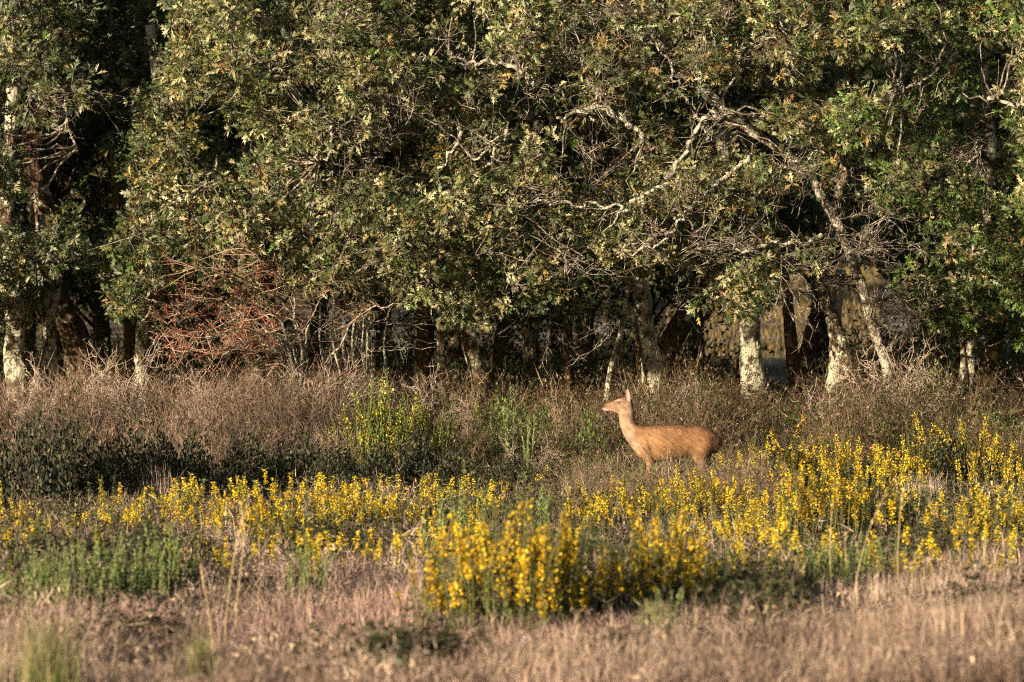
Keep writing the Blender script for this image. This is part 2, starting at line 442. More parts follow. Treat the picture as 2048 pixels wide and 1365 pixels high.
# further stems of some trees, and the limbs one can pick out: (tree, Y base, pts, w0, w1, material)
STEMS = [
 ('b', 95.6, [(60,860),(66,800),(80,745),(94,705),(100,640),(120,560)], 22, 16, M_bark_l),
 ('m', 96.3, [(1306,770),(1330,705),(1358,655),(1388,600),(1402,540),(1430,450)], 50, 34, M_bark_d),
 ('m', 94.9, [(1282,860),(1278,770),(1276,700),(1270,640)], 13, 9, M_bark_b),
 ('t', 95.2, [(1916,860),(1920,780),(1926,720),(1920,640)], 15, 9, M_bark_l),
]
LIMBS = [
 ('m', 90.0, [(1296,290),(1262,252),(1225,228),(1198,215),(1150,228),(1108,243)], 18, 7, M_limb),
 ('m', 89.9, [(1226,228),(1206,192),(1180,178)], 10, 5, M_limb),
 ('i', 90.0, [(1064,168),(1052,146),(1030,133),(985,128),(940,120),(896,103)], 13, 6, M_limb),
 ('i', 89.9, [(942,121),(925,130),(908,142)], 5, 3, M_limb),
 ('n', 89.8, [(1440,226),(1405,250),(1385,275),(1352,330),(1330,362),(1290,392),(1245,416),(1190,410),(1130,409),(1066,404)], 14, 6, M_limb),
 ('n', 89.6, [(1245,416),(1235,435),(1222,458)], 7, 3, M_limb),
 ('n', 89.5, [(1508,310),(1455,345),(1430,370),(1395,405),(1362,440),(1322,485),(1290,500),(1248,512)], 12, 5, M_limb),
 ('g', 89.9, [(926,250),(916,280),(895,310),(878,337)], 11, 6, M_limb),
 ('i', 89.7, [(1012,264),(998,281),(985,310),(973,337)], 10, 5, M_limb),
 ('i', 89.7, [(998,281),(966,310),(940,318)], 7, 4, M_limb),
 ('f', 90.1, [(692,238),(660,270),(655,300),(643,327)], 9, 4, M_limb),
 ('a', 90.8, [(126,168),(131,200),(128,250),(145,280),(156,298)], 9, 4, M_limb),
 ('d', 92.5, [(306,588),(299,615),(289,640)], 8, 5, M_limb),
 ('d', 92.3, [(308,603),(326,621),(348,608)], 7, 4, M_limb),
 ('d', 90.5, [(522,128),(545,138),(570,150)], 9, 5, M_limb),
 ('u', 90.0, [(1978,193),(2010,205),(2060,216)], 11, 8, M_limb),
 ('n', 91.0, [(1640,480),(1560,492),(1500,500),(1440,506),(1398,488)], 13, 6, M_limb),
 ('s', 90.5, [(1640,300),(1600,322),(1570,345),(1540,390)], 8, 3, M_limb),
 ('r', 90.5, [(1420,280),(1380,210),(1345,150),(1300,80)], 9, 4, M_limb),
 ('r', 90.2, [(1560,60),(1500,100),(1450,180),(1425,240)], 8, 5, M_limb),
 ('e', 91.5, [(440,320),(420,345),(405,380)], 8, 4, M_limb),
 ('g', 90.3, [(800,270),(760,310),(720,335)], 7, 3, M_limb),
 ('q', 90.4, [(1870,140),(1835,170),(1790,172)], 8, 4, M_limb),
]
PX95 = 95 / K

def pix_tube(pts, Y, w0, w1, sides=10, step=.1, rough=.07, flare=0.0, Ydrift=0.0, root=False):
    p = np.asarray(pts, float)
    n = max(4, int(np.abs(np.diff(p, axis=0)).sum() * PX95 / step))
    q = spline(p, n)
    t = np.linspace(0, 1, n)
    P = at(q[:, 0], q[:, 1], Y + Ydrift * t)
    if root:
        P[0, 2] = min(P[0, 2], float(ground(P[0, 0], P[0, 1])) - .15)
    R = (w0 * (1 - t) + w1 * t) * .5 * Y / K
    d = np.linalg.norm(P - P[0], axis=1)
    R = R * (1 + flare * np.exp(-d / .28))
    return P, R

def rough_tube(mb, P, R, sides, amp, seed, col=(.3, .25, .2)):
    n0 = mb.n
    tubes(mb, P, R, col, sides)
    V = mb.V[-1].reshape(len(P), sides, 3)
    a = np.arange(sides)[None] * 2 * math.pi / sides
    k = np.arange(len(P))[:, None]
    r = vnoise(3 + 2.2 * np.cos(a) + seed, 2.2 * np.sin(a) + k * .33, seed) + .5 * vnoise(5 * np.cos(a) + seed, 5 * np.sin(a) + k * .9, seed + 3)
    V = P[:, None] + (V - P[:, None]) * (1 + amp * 2 * (r[..., None] - .75))
    mb.V[-1] = V.reshape(-1, 3).astype(np.float32)
    # end cap
    c = len(P) - 1
    top = np.arange(sides) + n0 + c * sides
    mb.V.append(P[-1:].astype(np.float32)); mb.C.append(np.array([col], np.float32))
    mb.F3.append(np.stack([top, np.roll(top, -1), np.full(sides, mb.n)], 1)); mb.n += 1

tree_obj, tree_base, tree_lines = {}, {}, {}
for i, (k, (Y, pts, w0, w1, mat, label, cc, mix)) in enumerate(TREES.items()):
    P, R = pix_tube(pts, Y, w0, w1, flare=.35, Ydrift=-2.5 if k == 's' else -.6, root=True)
    base = np.array([P[0, 0], P[0, 1], float(ground(P[0, 0], P[0, 1]))])
    e = empty('oak_tree', base, label, 'tree', 'oaks along the wood edge')
    mb = MB(); rough_tube(mb, P, R, 20, .2, i * 1.7)
    mb.build('trunk', mat, e, base, smooth=True)
    tree_obj[k], tree_base[k], tree_lines[k] = e, base, [P]
for (k, Y, pts, w0, w1, mat) in STEMS:
    P, R = pix_tube(pts, Y, w0, w1, flare=.2, root=pts[0][1] > 840)
    mb = MB(); rough_tube(mb, P, R, 12, .15, Y * 3)
    mb.build('stem', mat, tree_obj[k], tree_base[k], smooth=True)
    tree_lines[k].append(P)
limb_masks, lit_pts = [], []
for (k, Y, pts, w0, w1, mat) in LIMBS:
    p = np.asarray(pts, float)
    P, R = pix_tube(pts, Y, w0, w1, step=.07)
    kk = np.arange(len(P)) * .55
    P = P + np.stack([(vnoise(kk, kk * 0, Y + p[0, 0] + q) - .5) * .15 for q in (1, 2, 3)], 1) + rng.normal(0, .008, P.shape)
    mb = MB(); rough_tube(mb, P, R * .82, 7, .4, p[0, 0] * .13)
    # little side twigs
    m = max(4, len(P) // 2)
    ii = rng.integers(1, len(P) - 1, m)
    d = norm(rdir(m) + np.array([0, -.3, -.1]))
    ln = rng.uniform(.15, .75, (m, 1))
    Q = np.stack([P[ii], P[ii] + d * ln * .5 + rng.normal(0, .03, (m, 3)), P[ii] + d * ln + rng.normal(0, .06, (m, 3))], 1)
    lo_ = mb.build('limb', mat, tree_obj[k], tree_base[k], smooth=True)
    tb = MB(); tubes(tb, Q, np.tile([.011, .007, .003], (m, 1)), (.3, .25, .2), 3)
    tag(tb.build('twigs', M_branch, lo_, tree_base[k]), kind='stuff')
    tree_lines[k].append(P)
    limb_masks.append((p, Y, max(w0, 10)))
    if w0 >= 9: lit_pts.append(P[::4])
limb_masks.append((np.array(TREES['s'][1][3:16], float), 93.0, 24))

lit_pts.append(tree_lines['s'][0][8::2])
lit_pts = np.concatenate(lit_pts)
SUNV = np.array(to_sun)
# --- foliage: clumps spread over the crowns, thick where the photograph shows leaves
LOWX = np.array([-400, 0, 130, 200, 300, 345, 420, 520, 560, 640, 760, 900, 980, 1100, 1200, 1270, 1350, 1440, 1500, 1560, 1640, 1700, 1770, 1850, 1900, 2048, 2500])
LOWY = np.array([ 650, 640, 640, 640, 640, 575, 560, 590, 600, 575, 590, 640, 650, 650, 655, 700, 630, 620, 655, 570, 530, 480, 560, 640, 670, 690, 690])
HOLES = [(262,60,75,95), (215,215,40,60), (200,400,45,80), (150,600,60,60), (60,420,40,40), (1190,320,48,45), (1400,240,38,50), (1215,600,40,35), (1320,600,40,40),
         (1760,500,60,55), (1700,360,40,45), (1960,260,50,50), (1800,140,45,35), (1660,150,25,25), (430,300,28,28), (420,220,28,20), (60,300,25,30), (700,330,25,20), (800,300,24,22),
         (1590,420,40,35), (1600,620,60,50), (2010,350,36,36), (1070,190,40,25), (30,180,20,26), (1500,200,25,30), (1980,120,40,40), (620,180,22,18), (980,60,24,18)]
keys = list(TREES)
cents = np.array([TREES[k][6] for k in keys], float)

def sample_clumps(n, Y0, Y1, top=-330, margin=20, holes=True, strictness=1.0):
    out = []
    while len(out) < n:
        px = rng.uniform(-260, 2310); 
        low = np.interp(px, LOWX, LOWY)
        py = rng.uniform(top, low - margin)
        if holes and any(((px - hx) / (rx + 34)) ** 2 + ((py - hy) / (ry + 34)) ** 2 < strictness for hx, hy, rx, ry in HOLES): continue
        Y = Y0 + (Y1 - Y0) * rng.beta(1.3, 1.6)
        # crowns bulge towards the camera at mid height
        Y += 1.6 * ((py - 300) / 420.0) ** 2 if py < 300 else 3.4 * ((py - 300) / 360.0) ** 1.5
        out.append((px, py, Y))
    return np.array(out)

crowns = {k: MB() for k in keys}
branches = {k: MB() for k in keys}

def fill(clumps, dens, L0, L1, T, nleaf, shell_front, twig=True, size=(.36, .72), palem=1.0):
    for (px, py, Y) in clumps:
        c = at(px, py, Y)
        j = np.argmin(((cents - (px, py)) ** 2 * np.array([1.0, .35])).sum(1) + rng.uniform(0, 5000, len(cents)))
        k = keys[j]; mix = np.array(TREES[k][7], float)
        # tint of whole clump
        mix = mix * rng.uniform(.45, 1.7, 7)
        mix[2] *= palem
        if 700 < px < 1600 and py < 260: mix[3] *= 1.1
        if px > 1660 and py > 200: mix[5] *= 1.8; mix[2] *= .7
        if px < 330: mix[2] *= .45; mix[1] *= .8
        r = rng.uniform(*size)
        rad = np.array([r * 1.15, r, r * .72])
        n = int(dens * r * r / .3)
        d = rdir(n)
        d[:, 1] = np.where(rng.random(n) < shell_front, -np.abs(d[:, 1]), d[:, 1])
        rr = rng.uniform(.42, 1.08, (n, 1)) ** .6
        p = c + d * rad * rr
        p[:, 2] -= .18 * ((p[:, 0] - c[0]) ** 2 + (p[:, 1] - c[1]) ** 2)
        qx, qy = proj(p)
        low = np.interp(qx, LOWX, LOWY) + 30 * (vnoise(qx / 28, qx * 0, 9) - .3)
        keep = qy < low
        for hx, hy, rx, ry in HOLES:
            keep &= ~(((((qx - hx) / rx) ** 2 + ((qy - hy) / ry) ** 2) < .8 + .7 * vnoise(qx / 16, qy / 16, 2)) & (rng.random(n) < .88))
        for lp, LY, w in limb_masks:
            if qx.max() < lp[:, 0].min() - 30 or qx.min() > lp[:, 0].max() + 30 or qy.max() < lp[:, 1].min() - 30 or qy.min() > lp[:, 1].max() + 30: continue
            dm = np.full(n, 1e9)
            for a, b in zip(lp[:-1], lp[1:]):
                ab = b - a
                t = np.clip(((qx - a[0]) * ab[0] + (qy - a[1]) * ab[1]) / (ab @ ab), 0, 1)
                dm = np.minimum(dm, np.hypot(qx - a[0] - t * ab[0], qy - a[1] - t * ab[1]))
            keep &= ~((dm < w * .5 + 14) & (p[:, 1] < LY + .25) & (rng.random(n) < .92))
        # the sun reaches the bare limbs: thin the leaves standing between them and it
        near = lit_pts[np.linalg.norm(lit_pts - c, axis=1) < 7.5]
        if len(near):
            w_ = p[:, None] - near[None]
            al = w_ @ SUNV
            pd = np.linalg.norm(w_ - al[..., None] * SUNV, axis=2)
            keep &= ~(((al > 0) & (al < 7) & (pd < .27)).any(1) & (rng.random(n) < .8))
        p = p[keep]; d = d[keep]; n = len(p)
        if n == 0: continue
        ax = norm(d + np.array([-.15, -.45, .25]) + .45 * rdir(n))
        col = leaf_colours(n, mix)
        if rng.random() < .006: col[:max(1, n // 9)] = YELLOW
        leaf_clusters(crowns[k], p, ax, nleaf, L0, L1, col, T)
        if twig:
            # branch from the tree to the clump, twigs to some of the rosettes
            lines = tree_lines[k]
            best, bd = None, 1e9
            for Ln in lines:
                dd = np.linalg.norm((Ln - c) * np.array([1, .6, 1]) + np.array([0, 0, .5]), axis=1)
                jj = dd.argmin()
                if dd[jj] < bd: bd, best = dd[jj], Ln[jj]
            mid = (best + c) / 2 + rng.normal(0, .18, 3)
            bp = spline([best, mid, c], 7) + rng.normal(0, .03, (7, 3))
            L = np.linalg.norm(c - best)
            if L < 2.2: tubes(branches[k], bp, np.linspace(.012 + .006 * L, .006, 7), (.3, .25, .2), 4)
            m = min(n, 9)
            tw = p[:m]
            mids = (c + tw) / 2 + rng.normal(0, .07, (m, 3))
            tubes(branches[k], np.stack([np.repeat(c[None], m, 0), mids, tw], 1), np.tile([.010, .007, .004], (m, 1)), (.3, .25, .2), 3)

fill(sample_clumps(830, 88.4, 93.4, top=-90), 52, .10, .19, LEAF3, 6, .85, size=(.32, .64))
fill(sample_clumps(175, 94.0, 99.5, top=-420, margin=0, strictness=.55), 46, .15, .23, LEAF2, 5, .6, twig=False, size=(.55, .95), palem=.6)
fill(sample_clumps(70, 89.0, 94.0, top=-420, margin=640), 46, .15, .23, LEAF2, 5, .5, twig=False, size=(.6, 1.0))

# bare twig sprays hanging in the crowns: (tree, px, py, spread px, direction, count)
def spray(mb, origin, direction, length, n, r0=.012, col=(.3, .22, .16), sub=5, curl=.25):
    d = norm(np.asarray(direction, float) + .45 * rdir(n))
    ln = length * rng.uniform(.45, 1.1, (n, 1))
    P = [np.repeat(np.asarray(origin, float)[None], n, 0) + rng.normal(0, .05, (n, 3))]
    for s in range(5):
        d = norm(d + curl * rdir(n))
        P.append(P[-1] + d * ln / 5)
    P = np.stack(P, 1)
    tubes(mb, P, np.tile(np.linspace(r0, r0 * .35, 6), (n, 1)), col, 3)
    k = n * sub
    i = np.repeat(np.arange(n), sub); j = rng.integers(1, 6, k)
    b = P[i, j]; dd = norm(d[i] + .9 * rdir(k)); l2 = (ln[i] * rng.uniform(.15, .45, (k, 1)))
    Q = np.stack([b, b + dd * l2 * .5 + rng.normal(0, .02, (k, 3)), b + norm(dd + .5 * rdir(k)) * l2], 1)
    ribbons(mb, Q, np.tile(np.array([.6, .45, .25]) * r0, (k, 1)), col)
    i3 = np.repeat(np.arange(k), 2)
    b3 = Q[i3, rng.integers(1, 3, k * 2)]; d3 = rdir(k * 2)
    Q3 = np.stack([b3, b3 + d3 * l2[i3] * .4], 1)
    ribbons(mb, Q3, np.tile(np.array([.4, .2]) * r0, (k * 2, 1)), col)
    return P, Q

TWC = np.array((.30, .21, .145)); TWP = np.array((.46, .40, .31))
SPRAYS = [('s',1330,60,1.2,(-.5,-.2,.6),16),('s',1400,150,1.1,(.4,-.3,.6),14),('s',1260,30,1.0,(-.8,-.2,.3),14),('m',1250,130,1.0,(.6,-.2,.3),12),('r',1450,60,1.0,(.2,-.2,.9),12),
          ('s',1720,500,1.0,(.5,-.3,.1),18),('s',1700,560,1.0,(-.8,-.3,0),14),('s',1750,600,1.1,(.7,-.3,-.1),20),('s',1740,640,1.0,(.3,-.3,.2),14),('s',1680,470,.9,(.6,-.2,-.4),12),
          ('n',1470,500,1.2,(-.8,-.2,-.2),14),('n',1500,530,1.0,(.6,-.2,-.3),12),('n',1560,520,1.0,(.7,-.2,-.1),10),('n',1330,470,.9,(-.7,-.2,.1),8),('r',1560,330,.9,(-.3,-.2,-.8),8),
          ('r',1640,330,.9,(-.8,-.2,-.3),8),('i',760,350,.9,(-.8,-.2,-.3),8),('i',1050,190,.8,(.7,-.2,0),8),('d',180,180,.8,(.5,-.2,-.3),5),('u',1900,310,.9,(.7,-.2,0),16),('u',1960,290,.9,(-.4,-.2,-.5),12),
          ('m',1340,420,.9,(.4,-.2,.5),8),('g',720,620,1.1,(-.7,-.2,.1),8),('k',1110,650,.9,(.4,-.2,-.6),7),('l',1235,650,.9,(-.6,-.2,-.2),6),('i',1060,620,.8,(-.4,-.2,-.5),7),('t',1850,640,1.0,(-.5,-.2,.2),14),('c',60,180,.8,(.2,-.2,-.8),6)]
for _ in range(70):
    px, py = rng.uniform(640, 1850), rng.uniform(10, 590)
    j = np.argmin(((cents - (px, py)) ** 2 * np.array([1.0, .35])).sum(1))
    SPRAYS.append((keys[j], px, py, rng.uniform(.7, 1.3), (rng.uniform(-1, 1), -.25, rng.uniform(-.5, .7)), int(rng.integers(3, 7))))
for (k, px, py, ln, d, n) in SPRAYS:
    spray(branches[k], at(px, py, rng.uniform(89.2, 91.0) if py < 560 else 92.8), d, ln, n, r0=.011)
for k in keys:
    if branches[k].n:
        tag(branches[k].build('branches', M_branch, tree_obj[k], tree_base[k]), kind='stuff')
    if crowns[k].n:
        tag(crowns[k].build('crown', M_leaf, tree_obj[k], tree_base[k]), kind='stuff')

# ------------------------------------------------------------------ the wood behind: whole trees, built twice and copied
def back_tree(seed):
    c, t, b = MB(), MB(), MB()
    P = spline([(0, 0, -.2), (.1, 0, 1.5), (-.15, .1, 3.2), (.1, 0, 5.2), (0, 0, 8.5)], 22)
    rough_tube(t, P, np.linspace(.2, .07, 22), 9, .15, seed)
    for q in range(44):
        th = rng.uniform(0, 2 * math.pi); z = rng.uniform(2.4, 10.5)
        rr = rng.uniform(.4, 2.6) * (1 - .5 * abs(z - 6) / 5)
        cc = np.array([rr * math.cos(th), rr * math.sin(th), z])
        n = 42
        d = rdir(n); p = cc + d * np.array([.95, .95, .6]) * rng.uniform(.4, 1, (n, 1))
        leaf_clusters(c, p, norm(d + np.array([0, -.2, .3])), 5, .2, .32, leaf_colours(n, MIX_D), LEAF2)
        tubes(b, spline([P[min(21, int(z * 2.2))], (P[min(21, int(z * 2.2))] + cc) / 2 + rng.normal(0, .15, 3), cc], 5), np.linspace(.04, .012, 5), (.2, .15, .1), 4)
    return [(t.build('trunk', M_bark_d, None, smooth=True)), tag(b.build('branches', M_bark_d), kind='stuff'), tag(c.build('crown', M_leaf), kind='stuff')]

BACK = [(-120,108,'behind the thick leaning oak at the left edge'),(200,107,'behind the left gap in the crowns'),(420,109,'behind the berry bush'),(640,106,'behind the grey thorn stems'),(760,112,'behind the tall pale broom'),
        (900,107,'behind the dark mossy oak'),(1060,108,'behind the mossy leaning oak'),(1180,106.5,'behind the small dark trunk'),(1290,111,'behind the stout oak'),(1385,108,'behind the dark forked stem'),
        (1850,108,'behind the leaning slender oak'),(1990,109,'behind the right edge oaks'),(2180,107,'out at the right edge of the wood'),(60,113,'behind the far left trunks'),(280,104,'behind the highest gap on the left'),(330,116,'farther behind the left gap'),(540,115,'farther behind the berry bush'),(1120,116,'farther behind the small dark trunk'),(1930,116,'farther behind the right edge oaks'),(1490,119,'high over the ochre field, left one'),(1640,121,'high over the ochre field, right one'),(115,103.5,'right behind the thick leaning oak'),(150,140,'far behind the left gap, right one'),(40,142,'far behind the left gap, left one'),(1440,185,'across the ochre field, left one'),(1530,195,'across the ochre field, middle one'),(1610,188,'across the ochre field, right of the middle'),(1700,196,'across the ochre field, right one'),(1360,190,'across the ochre field, half hidden by the dark stem')]
# the wood edge goes on to the left of the picture and shades what lies deep inside
EDGE = [(-320,94.5,'nearest the picture edge'),(-560,95.5,'second from the picture edge'),(-800,94,'third from the picture edge'),(-1050,96,'fourth from the picture edge'),(-1300,95,'fifth from the picture edge'),(-1580,96.5,'sixth from the picture edge'),(-1850,95,'farthest out'),
        (-450,101,'second row, nearest'),(-900,102,'second row, middle'),(-1400,101,'second row, farthest')]
src = None
for i, (px, Y, where) in enumerate(BACK + EDGE):
    x = (px - 1024) / K * Y
    deep_in = i < len(BACK)
    e = empty('background_oak', (x, Y, float(ground(x, Y))), ('shaded oak deep in the wood, ' if deep_in else 'wood-edge oak beyond the left of the picture, ') + where, 'tree', 'oaks deep in the wood' if deep_in else 'wood-edge oaks beyond the left', rz=i * 1.3, scale=(1 + .1 * math.sin(i * 2.1) + (.35 if 'high over' in where else 0),) * 3)
    if i < 2:
        parts = back_tree(i); 
        for o in parts: o.parent = e
        src = (src or []) + [parts]
    else:
        for o in src[i % 2]:
            c = o.copy(); COL.objects.link(c); c.parent = e

# ------------------------------------------------------------------ the red deer hind (one skinned body, ears, eyes, nose, coat)
ZS = 350 / 2048.0 * 80.0 / K         # metres per unit of the profile sketch
def dz(zy): return 1.135 - (zy - 612) * ZS
def dx(zx): return (zx - 1000) * ZS

def build_deer():
    p0 = at(1150 + 1000 / 5.851, 996, 80.0)
    gx = float(p0[0]); gz = float(ground(gx, 80.0))
    e = empty('red_deer', (gx, 80.0, gz), 'red-brown deer hind standing side-on in the yellow broom, looking left', 'deer', rz=math.radians(-11))
    mb = MB()
    S = 20
    ang = np.arange(S) * 2 * math.pi / S
    def loft(rings, power=2.3):
        """rings: centre(x,z), up-vector(x,z), half height, half width, y offset"""
        V = []
        for (cx, cz, ux, uz, hh, hw, yo) in rings:
            l = math.hypot(ux, uz); ux, uz = ux / l, uz / l
            c = np.sign(np.cos(ang)) * np.abs(np.cos(ang)) ** (2 / power); s = np.sign(np.sin(ang)) * np.abs(np.sin(ang)) ** (2 / power)
            for a in range(S):
                V.append((cx + ux * hh * s[a], yo + hw * c[a], cz + uz * hh * s[a]))
        n = len(rings)
        i = np.arange(n * S).reshape(n, S)
        F4 = np.stack([i[:-1], np.roll(i[:-1], -1, 1), np.roll(i[1:], -1, 1), i[1:]], -1).reshape(-1, 4)
        V = np.array(V); st = mb.n
        c0, c1 = V[:S].mean(0), V[-S:].mean(0)
        k = len(V)
        mb.add(V, F4, (1, 1, 1))
        mb.add([c0, c1], np.array([[0, 0, 0]])[:0].reshape(0, 3), (1, 1, 1))
        mb.F3.append(np.stack([np.roll(i[0], -1), i[0], np.full(S, k)], 1) + st)
        mb.F3.append(np.stack([i[-1], np.roll(i[-1], -1), np.full(S, k + 1)], 1) + st)
    tor = [(1712,772,818,.035),(1692,740,858,.095),(1650,702,915,.145),(1580,654,955,.185),(1500,626,962,.205),(1440,613,950,.205),(1350,610,968,.21),(1250,609,998,.225),(1150,611,1024,.232),
           (1050,612,1036,.228),(960,614,1044,.212),(880,620,1042,.19),(810,634,1030,.172),(745,660,1000,.145),(705,700,945,.11),(680,760,880,.06)]
    loft([(dx(x), (dz(t) + dz(b)) / 2, 0, 1, (b - t) / 2 * ZS, w, 0) for x, t, b, w in tor])
    # neck (rings square to its axis): front point, back point, half width
    nk = [((735,960),(900,640),.135),((650,850),(800,636),.125),((570,735),(722,620),.098),((532,640),(692,575),.082),((516,560),(682,505),.076),((508,500),(672,430),.073),((520,430),(662,360),.068),((545,380),(655,305),.05)]
    loft([((dx(f[0]) + dx(b[0])) / 2, (dz(f[1]) + dz(b[1])) / 2, dx(f[0]) - dx(b[0]), dz(f[1]) - dz(b[1]), math.hypot(f[0] - b[0], f[1] - b[1]) / 2 * ZS * 1.09, w * 1.15, 0) for f, b, w in nk], 2.1)
    hd = [(655,325,395,.035),(630,296,440,.058),(592,282,470,.072),(550,288,482,.077),(505,306,480,.07),(460,325,470,.056),(415,342,459,.046),(375,356,452,.041),(345,366,450,.038),(318,376,446,.032),(302,389,432,.018)]
    loft([(dx(x), (dz(t) + dz(b)) / 2, -.18, 1, (b - t) / 2 * ZS, w, 0) for x, t, b, w in hd], 2.0)
    def leg(pts, yo):
        # pts: zx, zy, radius along x, radius along y, y shift
        P = np.array(pts, float)
        q = spline(P, len(P) * 3)
        loft([(dx(a[0]), dz(a[1]), 1, 0.0001, a[2], a[3], yo + a[4]) for a in q], 2.0)
    hind = [(1535,740,.13,.07,.0),(1520,830,.158,.095,0),(1495,920,.145,.092,0),(1474,985,.108,.072,0),(1490,1060,.076,.052,0),(1528,1150,.052,.038,0),(1575,1235,.038,.028,0),(1572,1300,.026,.021,0),(1560,1390,.023,.019,0),(1550,1440,.028,.022,0),(1535,1470,.026,.022,0),(1522,1496,.034,.026,0)]
    leg(hind, -.135)
    far = [(a + (14 if b < 1000 else 52), b, c, d, f) for a, b, c, d, f in hind]
    leg(far, .135)
    fore = [(850,760,.08,.05,-.01),(838,860,.115,.085,-.02),(868,960,.095,.07,-.01),(888,1040,.062,.045,0),(880,1120,.044,.036,0),(868,1220,.034,.03,0),(864,1262,.036,.031,0),(868,1320,.024,.021,0),(872,1410,.022,.019,0),(868,1450,.028,.022,0),(856,1472,.026,.022,0),(845,1496,.034,.026,0)]
    leg(fore, -.12)
    leg([(a + (0 if b < 1000 else -60 * min(1, (b - 1000) / 250)), b, c, d, f) for a, b, c, d, f in fore], .10)
    # tail
    loft([(dx(x), dz(z), 1, .3, r, r * .8, 0) for x, z, r in ((1665,715,.03),(1700,760,.035),(1712,810,.032),(1706,850,.015))], 2.0)
    raw = mb.build('body_raw', M_twig, None)
    rm = raw.modifiers.new('r', 'REMESH'); rm.mode = 'VOXEL'; rm.voxel_size = .0135
    sm = raw.modifiers.new('s', 'SMOOTH'); sm.iterations = 5; sm.factor = .5
    dg = bpy.context.evaluated_depsgraph_get()
    me = bpy.data.meshes.new_from_object(raw.evaluated_get(dg))
    bpy.data.objects.remove(raw)
    nv = len(me.vertices)
    V = np.empty(nv * 3, np.float32); me.vertices.foreach_get('co', V); V = V.reshape(-1, 3)
    zx = V[:, 0] / ZS + 1000; zy = 612 - (V[:, 2] - 1.135) / ZS
    def mixc(c, col, w): return c * (1 - w[:, None]) + np.array(col) * w[:, None]
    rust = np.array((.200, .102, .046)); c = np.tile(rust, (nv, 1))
    c = mixc(c, (.275, .155, .075), sstep(.0, 1., np.exp(-((zx - 900) / 190) ** 2 - ((zy - 760) / 130) ** 2)) * .6)
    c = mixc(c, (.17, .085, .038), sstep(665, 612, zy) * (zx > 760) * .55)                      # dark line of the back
    c = mixc(c, (.27, .165, .09), sstep(930, 1020, zy) * sstep(1500, 1350, zx) * .75)          # pale belly
    neck = sstep(760, 640, zx + .35 * (zy - 640))
    c = mixc(c, (.275, .178, .115), neck * .9)
    c = mixc(c, (.37, .25, .165), sstep(120, 20, np.abs(zx - (560 + .55 * np.clip(zy - 560, 0, 500)))) * sstep(480, 540, zy) * sstep(1010, 900, zy) * .75)   # pale throat and chest
    c = mixc(c, (.16, .085, .047), sstep(655, 690, zx + .1 * (zy - 400)) * sstep(620, 560, zy) * .6)  # shaded back edge of the neck, painted into the coat
    head = (zy < 490) * (zx < 700)
    c = mixc(c, (.20, .105, .062), head * sstep(430, 360, zy + .25 * (zx - 400)) * .8)
    c = mixc(c, (.36, .24, .155), head * sstep(400, 440, zy) * .7)
    c = mixc(c, (.75, .65, .50), head * sstep(420, 440, zy) * sstep(395, 370, zx))                        # white chin
    c = mixc(c, (.48, .34, .22), head * np.exp(-((zx - 505) / 38) ** 2 - ((zy - 325) / 16) ** 2) * .8)    # pale brow
    c = mixc(c, (.16, .085, .05), head * np.exp(-((zx - 380) / 16) ** 2 - ((zy - 432) / 5) ** 2) * .8)    # mouth line
    c = mixc(c, (.13, .075, .05), head * np.exp(-((zx - 515) / 30) ** 2 - ((zy - 342) / 13) ** 2) * .75)  # eye socket
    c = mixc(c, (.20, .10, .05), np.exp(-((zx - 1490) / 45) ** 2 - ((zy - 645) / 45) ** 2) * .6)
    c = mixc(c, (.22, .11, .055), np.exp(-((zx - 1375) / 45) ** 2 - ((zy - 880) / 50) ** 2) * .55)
    c = mixc(c, (.085, .048, .03), sstep(1500, 1660, zx) * sstep(640, 760, zy) * .7)  # rump shadow painted in as darker coat
    c = mixc(c, (.12, .065, .035), np.exp(-((zx - 1400) / 30) ** 2 - ((zy - 915) / 70) ** 2) * .7)  # painted crease shade between thigh and belly
    c = mixc(c, (.13, .075, .04), np.exp(-((zx - 905) / 26) ** 2 - ((zy - 985) / 60) ** 2) * .6)  # painted crease shade behind the elbow
    c = mixc(c, (.26, .155, .09), sstep(960, 1060, zy) * (zx > 1380) * .7)
    c = mixc(c, (.05, .035, .03), head * sstep(362, 330, zx) * sstep(420, 402, zy) * .85)
    c = mixc(c, (.05, .04, .035), sstep(1465, 1475, zy))
    c = c * (1 + .75 * (vnoise((.73 * zx + .68 * zy) / 60, (.68 * zx - .73 * zy) / 13, 4) - .5)[:, None] + .3 * (vnoise(zx / 120, zy / 90, 14) - .5)[:, None] + .2 * (vnoise(zx / 60, zy / 60, 8) - .5)[:, None])
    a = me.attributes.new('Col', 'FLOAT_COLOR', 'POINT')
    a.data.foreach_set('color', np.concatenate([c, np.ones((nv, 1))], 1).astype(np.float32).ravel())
    me.polygons.foreach_set('use_smooth', np.ones(len(me.polygons), bool))
    M_fur = plant_mat('deer_coat', .8, .15, 0, .16, 45)
    nt = M_fur.node_tree; tc = nt.nodes.new('ShaderNodeTexCoord'); mp = nt.nodes.new('ShaderNodeMapping')
    mp.inputs['Rotation'].default_value = (0, .75, 0); mp.inputs['Scale'].default_value = (9, 26, 34)
    nf_ = nt.nodes.new('ShaderNodeTexNoise'); nf_.inputs['Scale'].default_value = 2.2; nf_.inputs['Detail'].default_value = 4
    bp_ = nt.nodes.new('ShaderNodeBump'); bp_.inputs['Strength'].default_value = 1.0; bp_.inputs['Distance'].default_value = .02
    nt.links.new(tc.outputs['Object'], mp.inputs['Vector']); nt.links.new(mp.outputs[0], nf_.inputs['Vector'])
    nt.links.new(nf_.outputs['Fac'], bp_.inputs['Height']); nt.links.new(bp_.outputs[0], nt.nodes['Principled BSDF'].inputs['Normal'])
    me.materials.clear(); me.materials.append(M_fur)
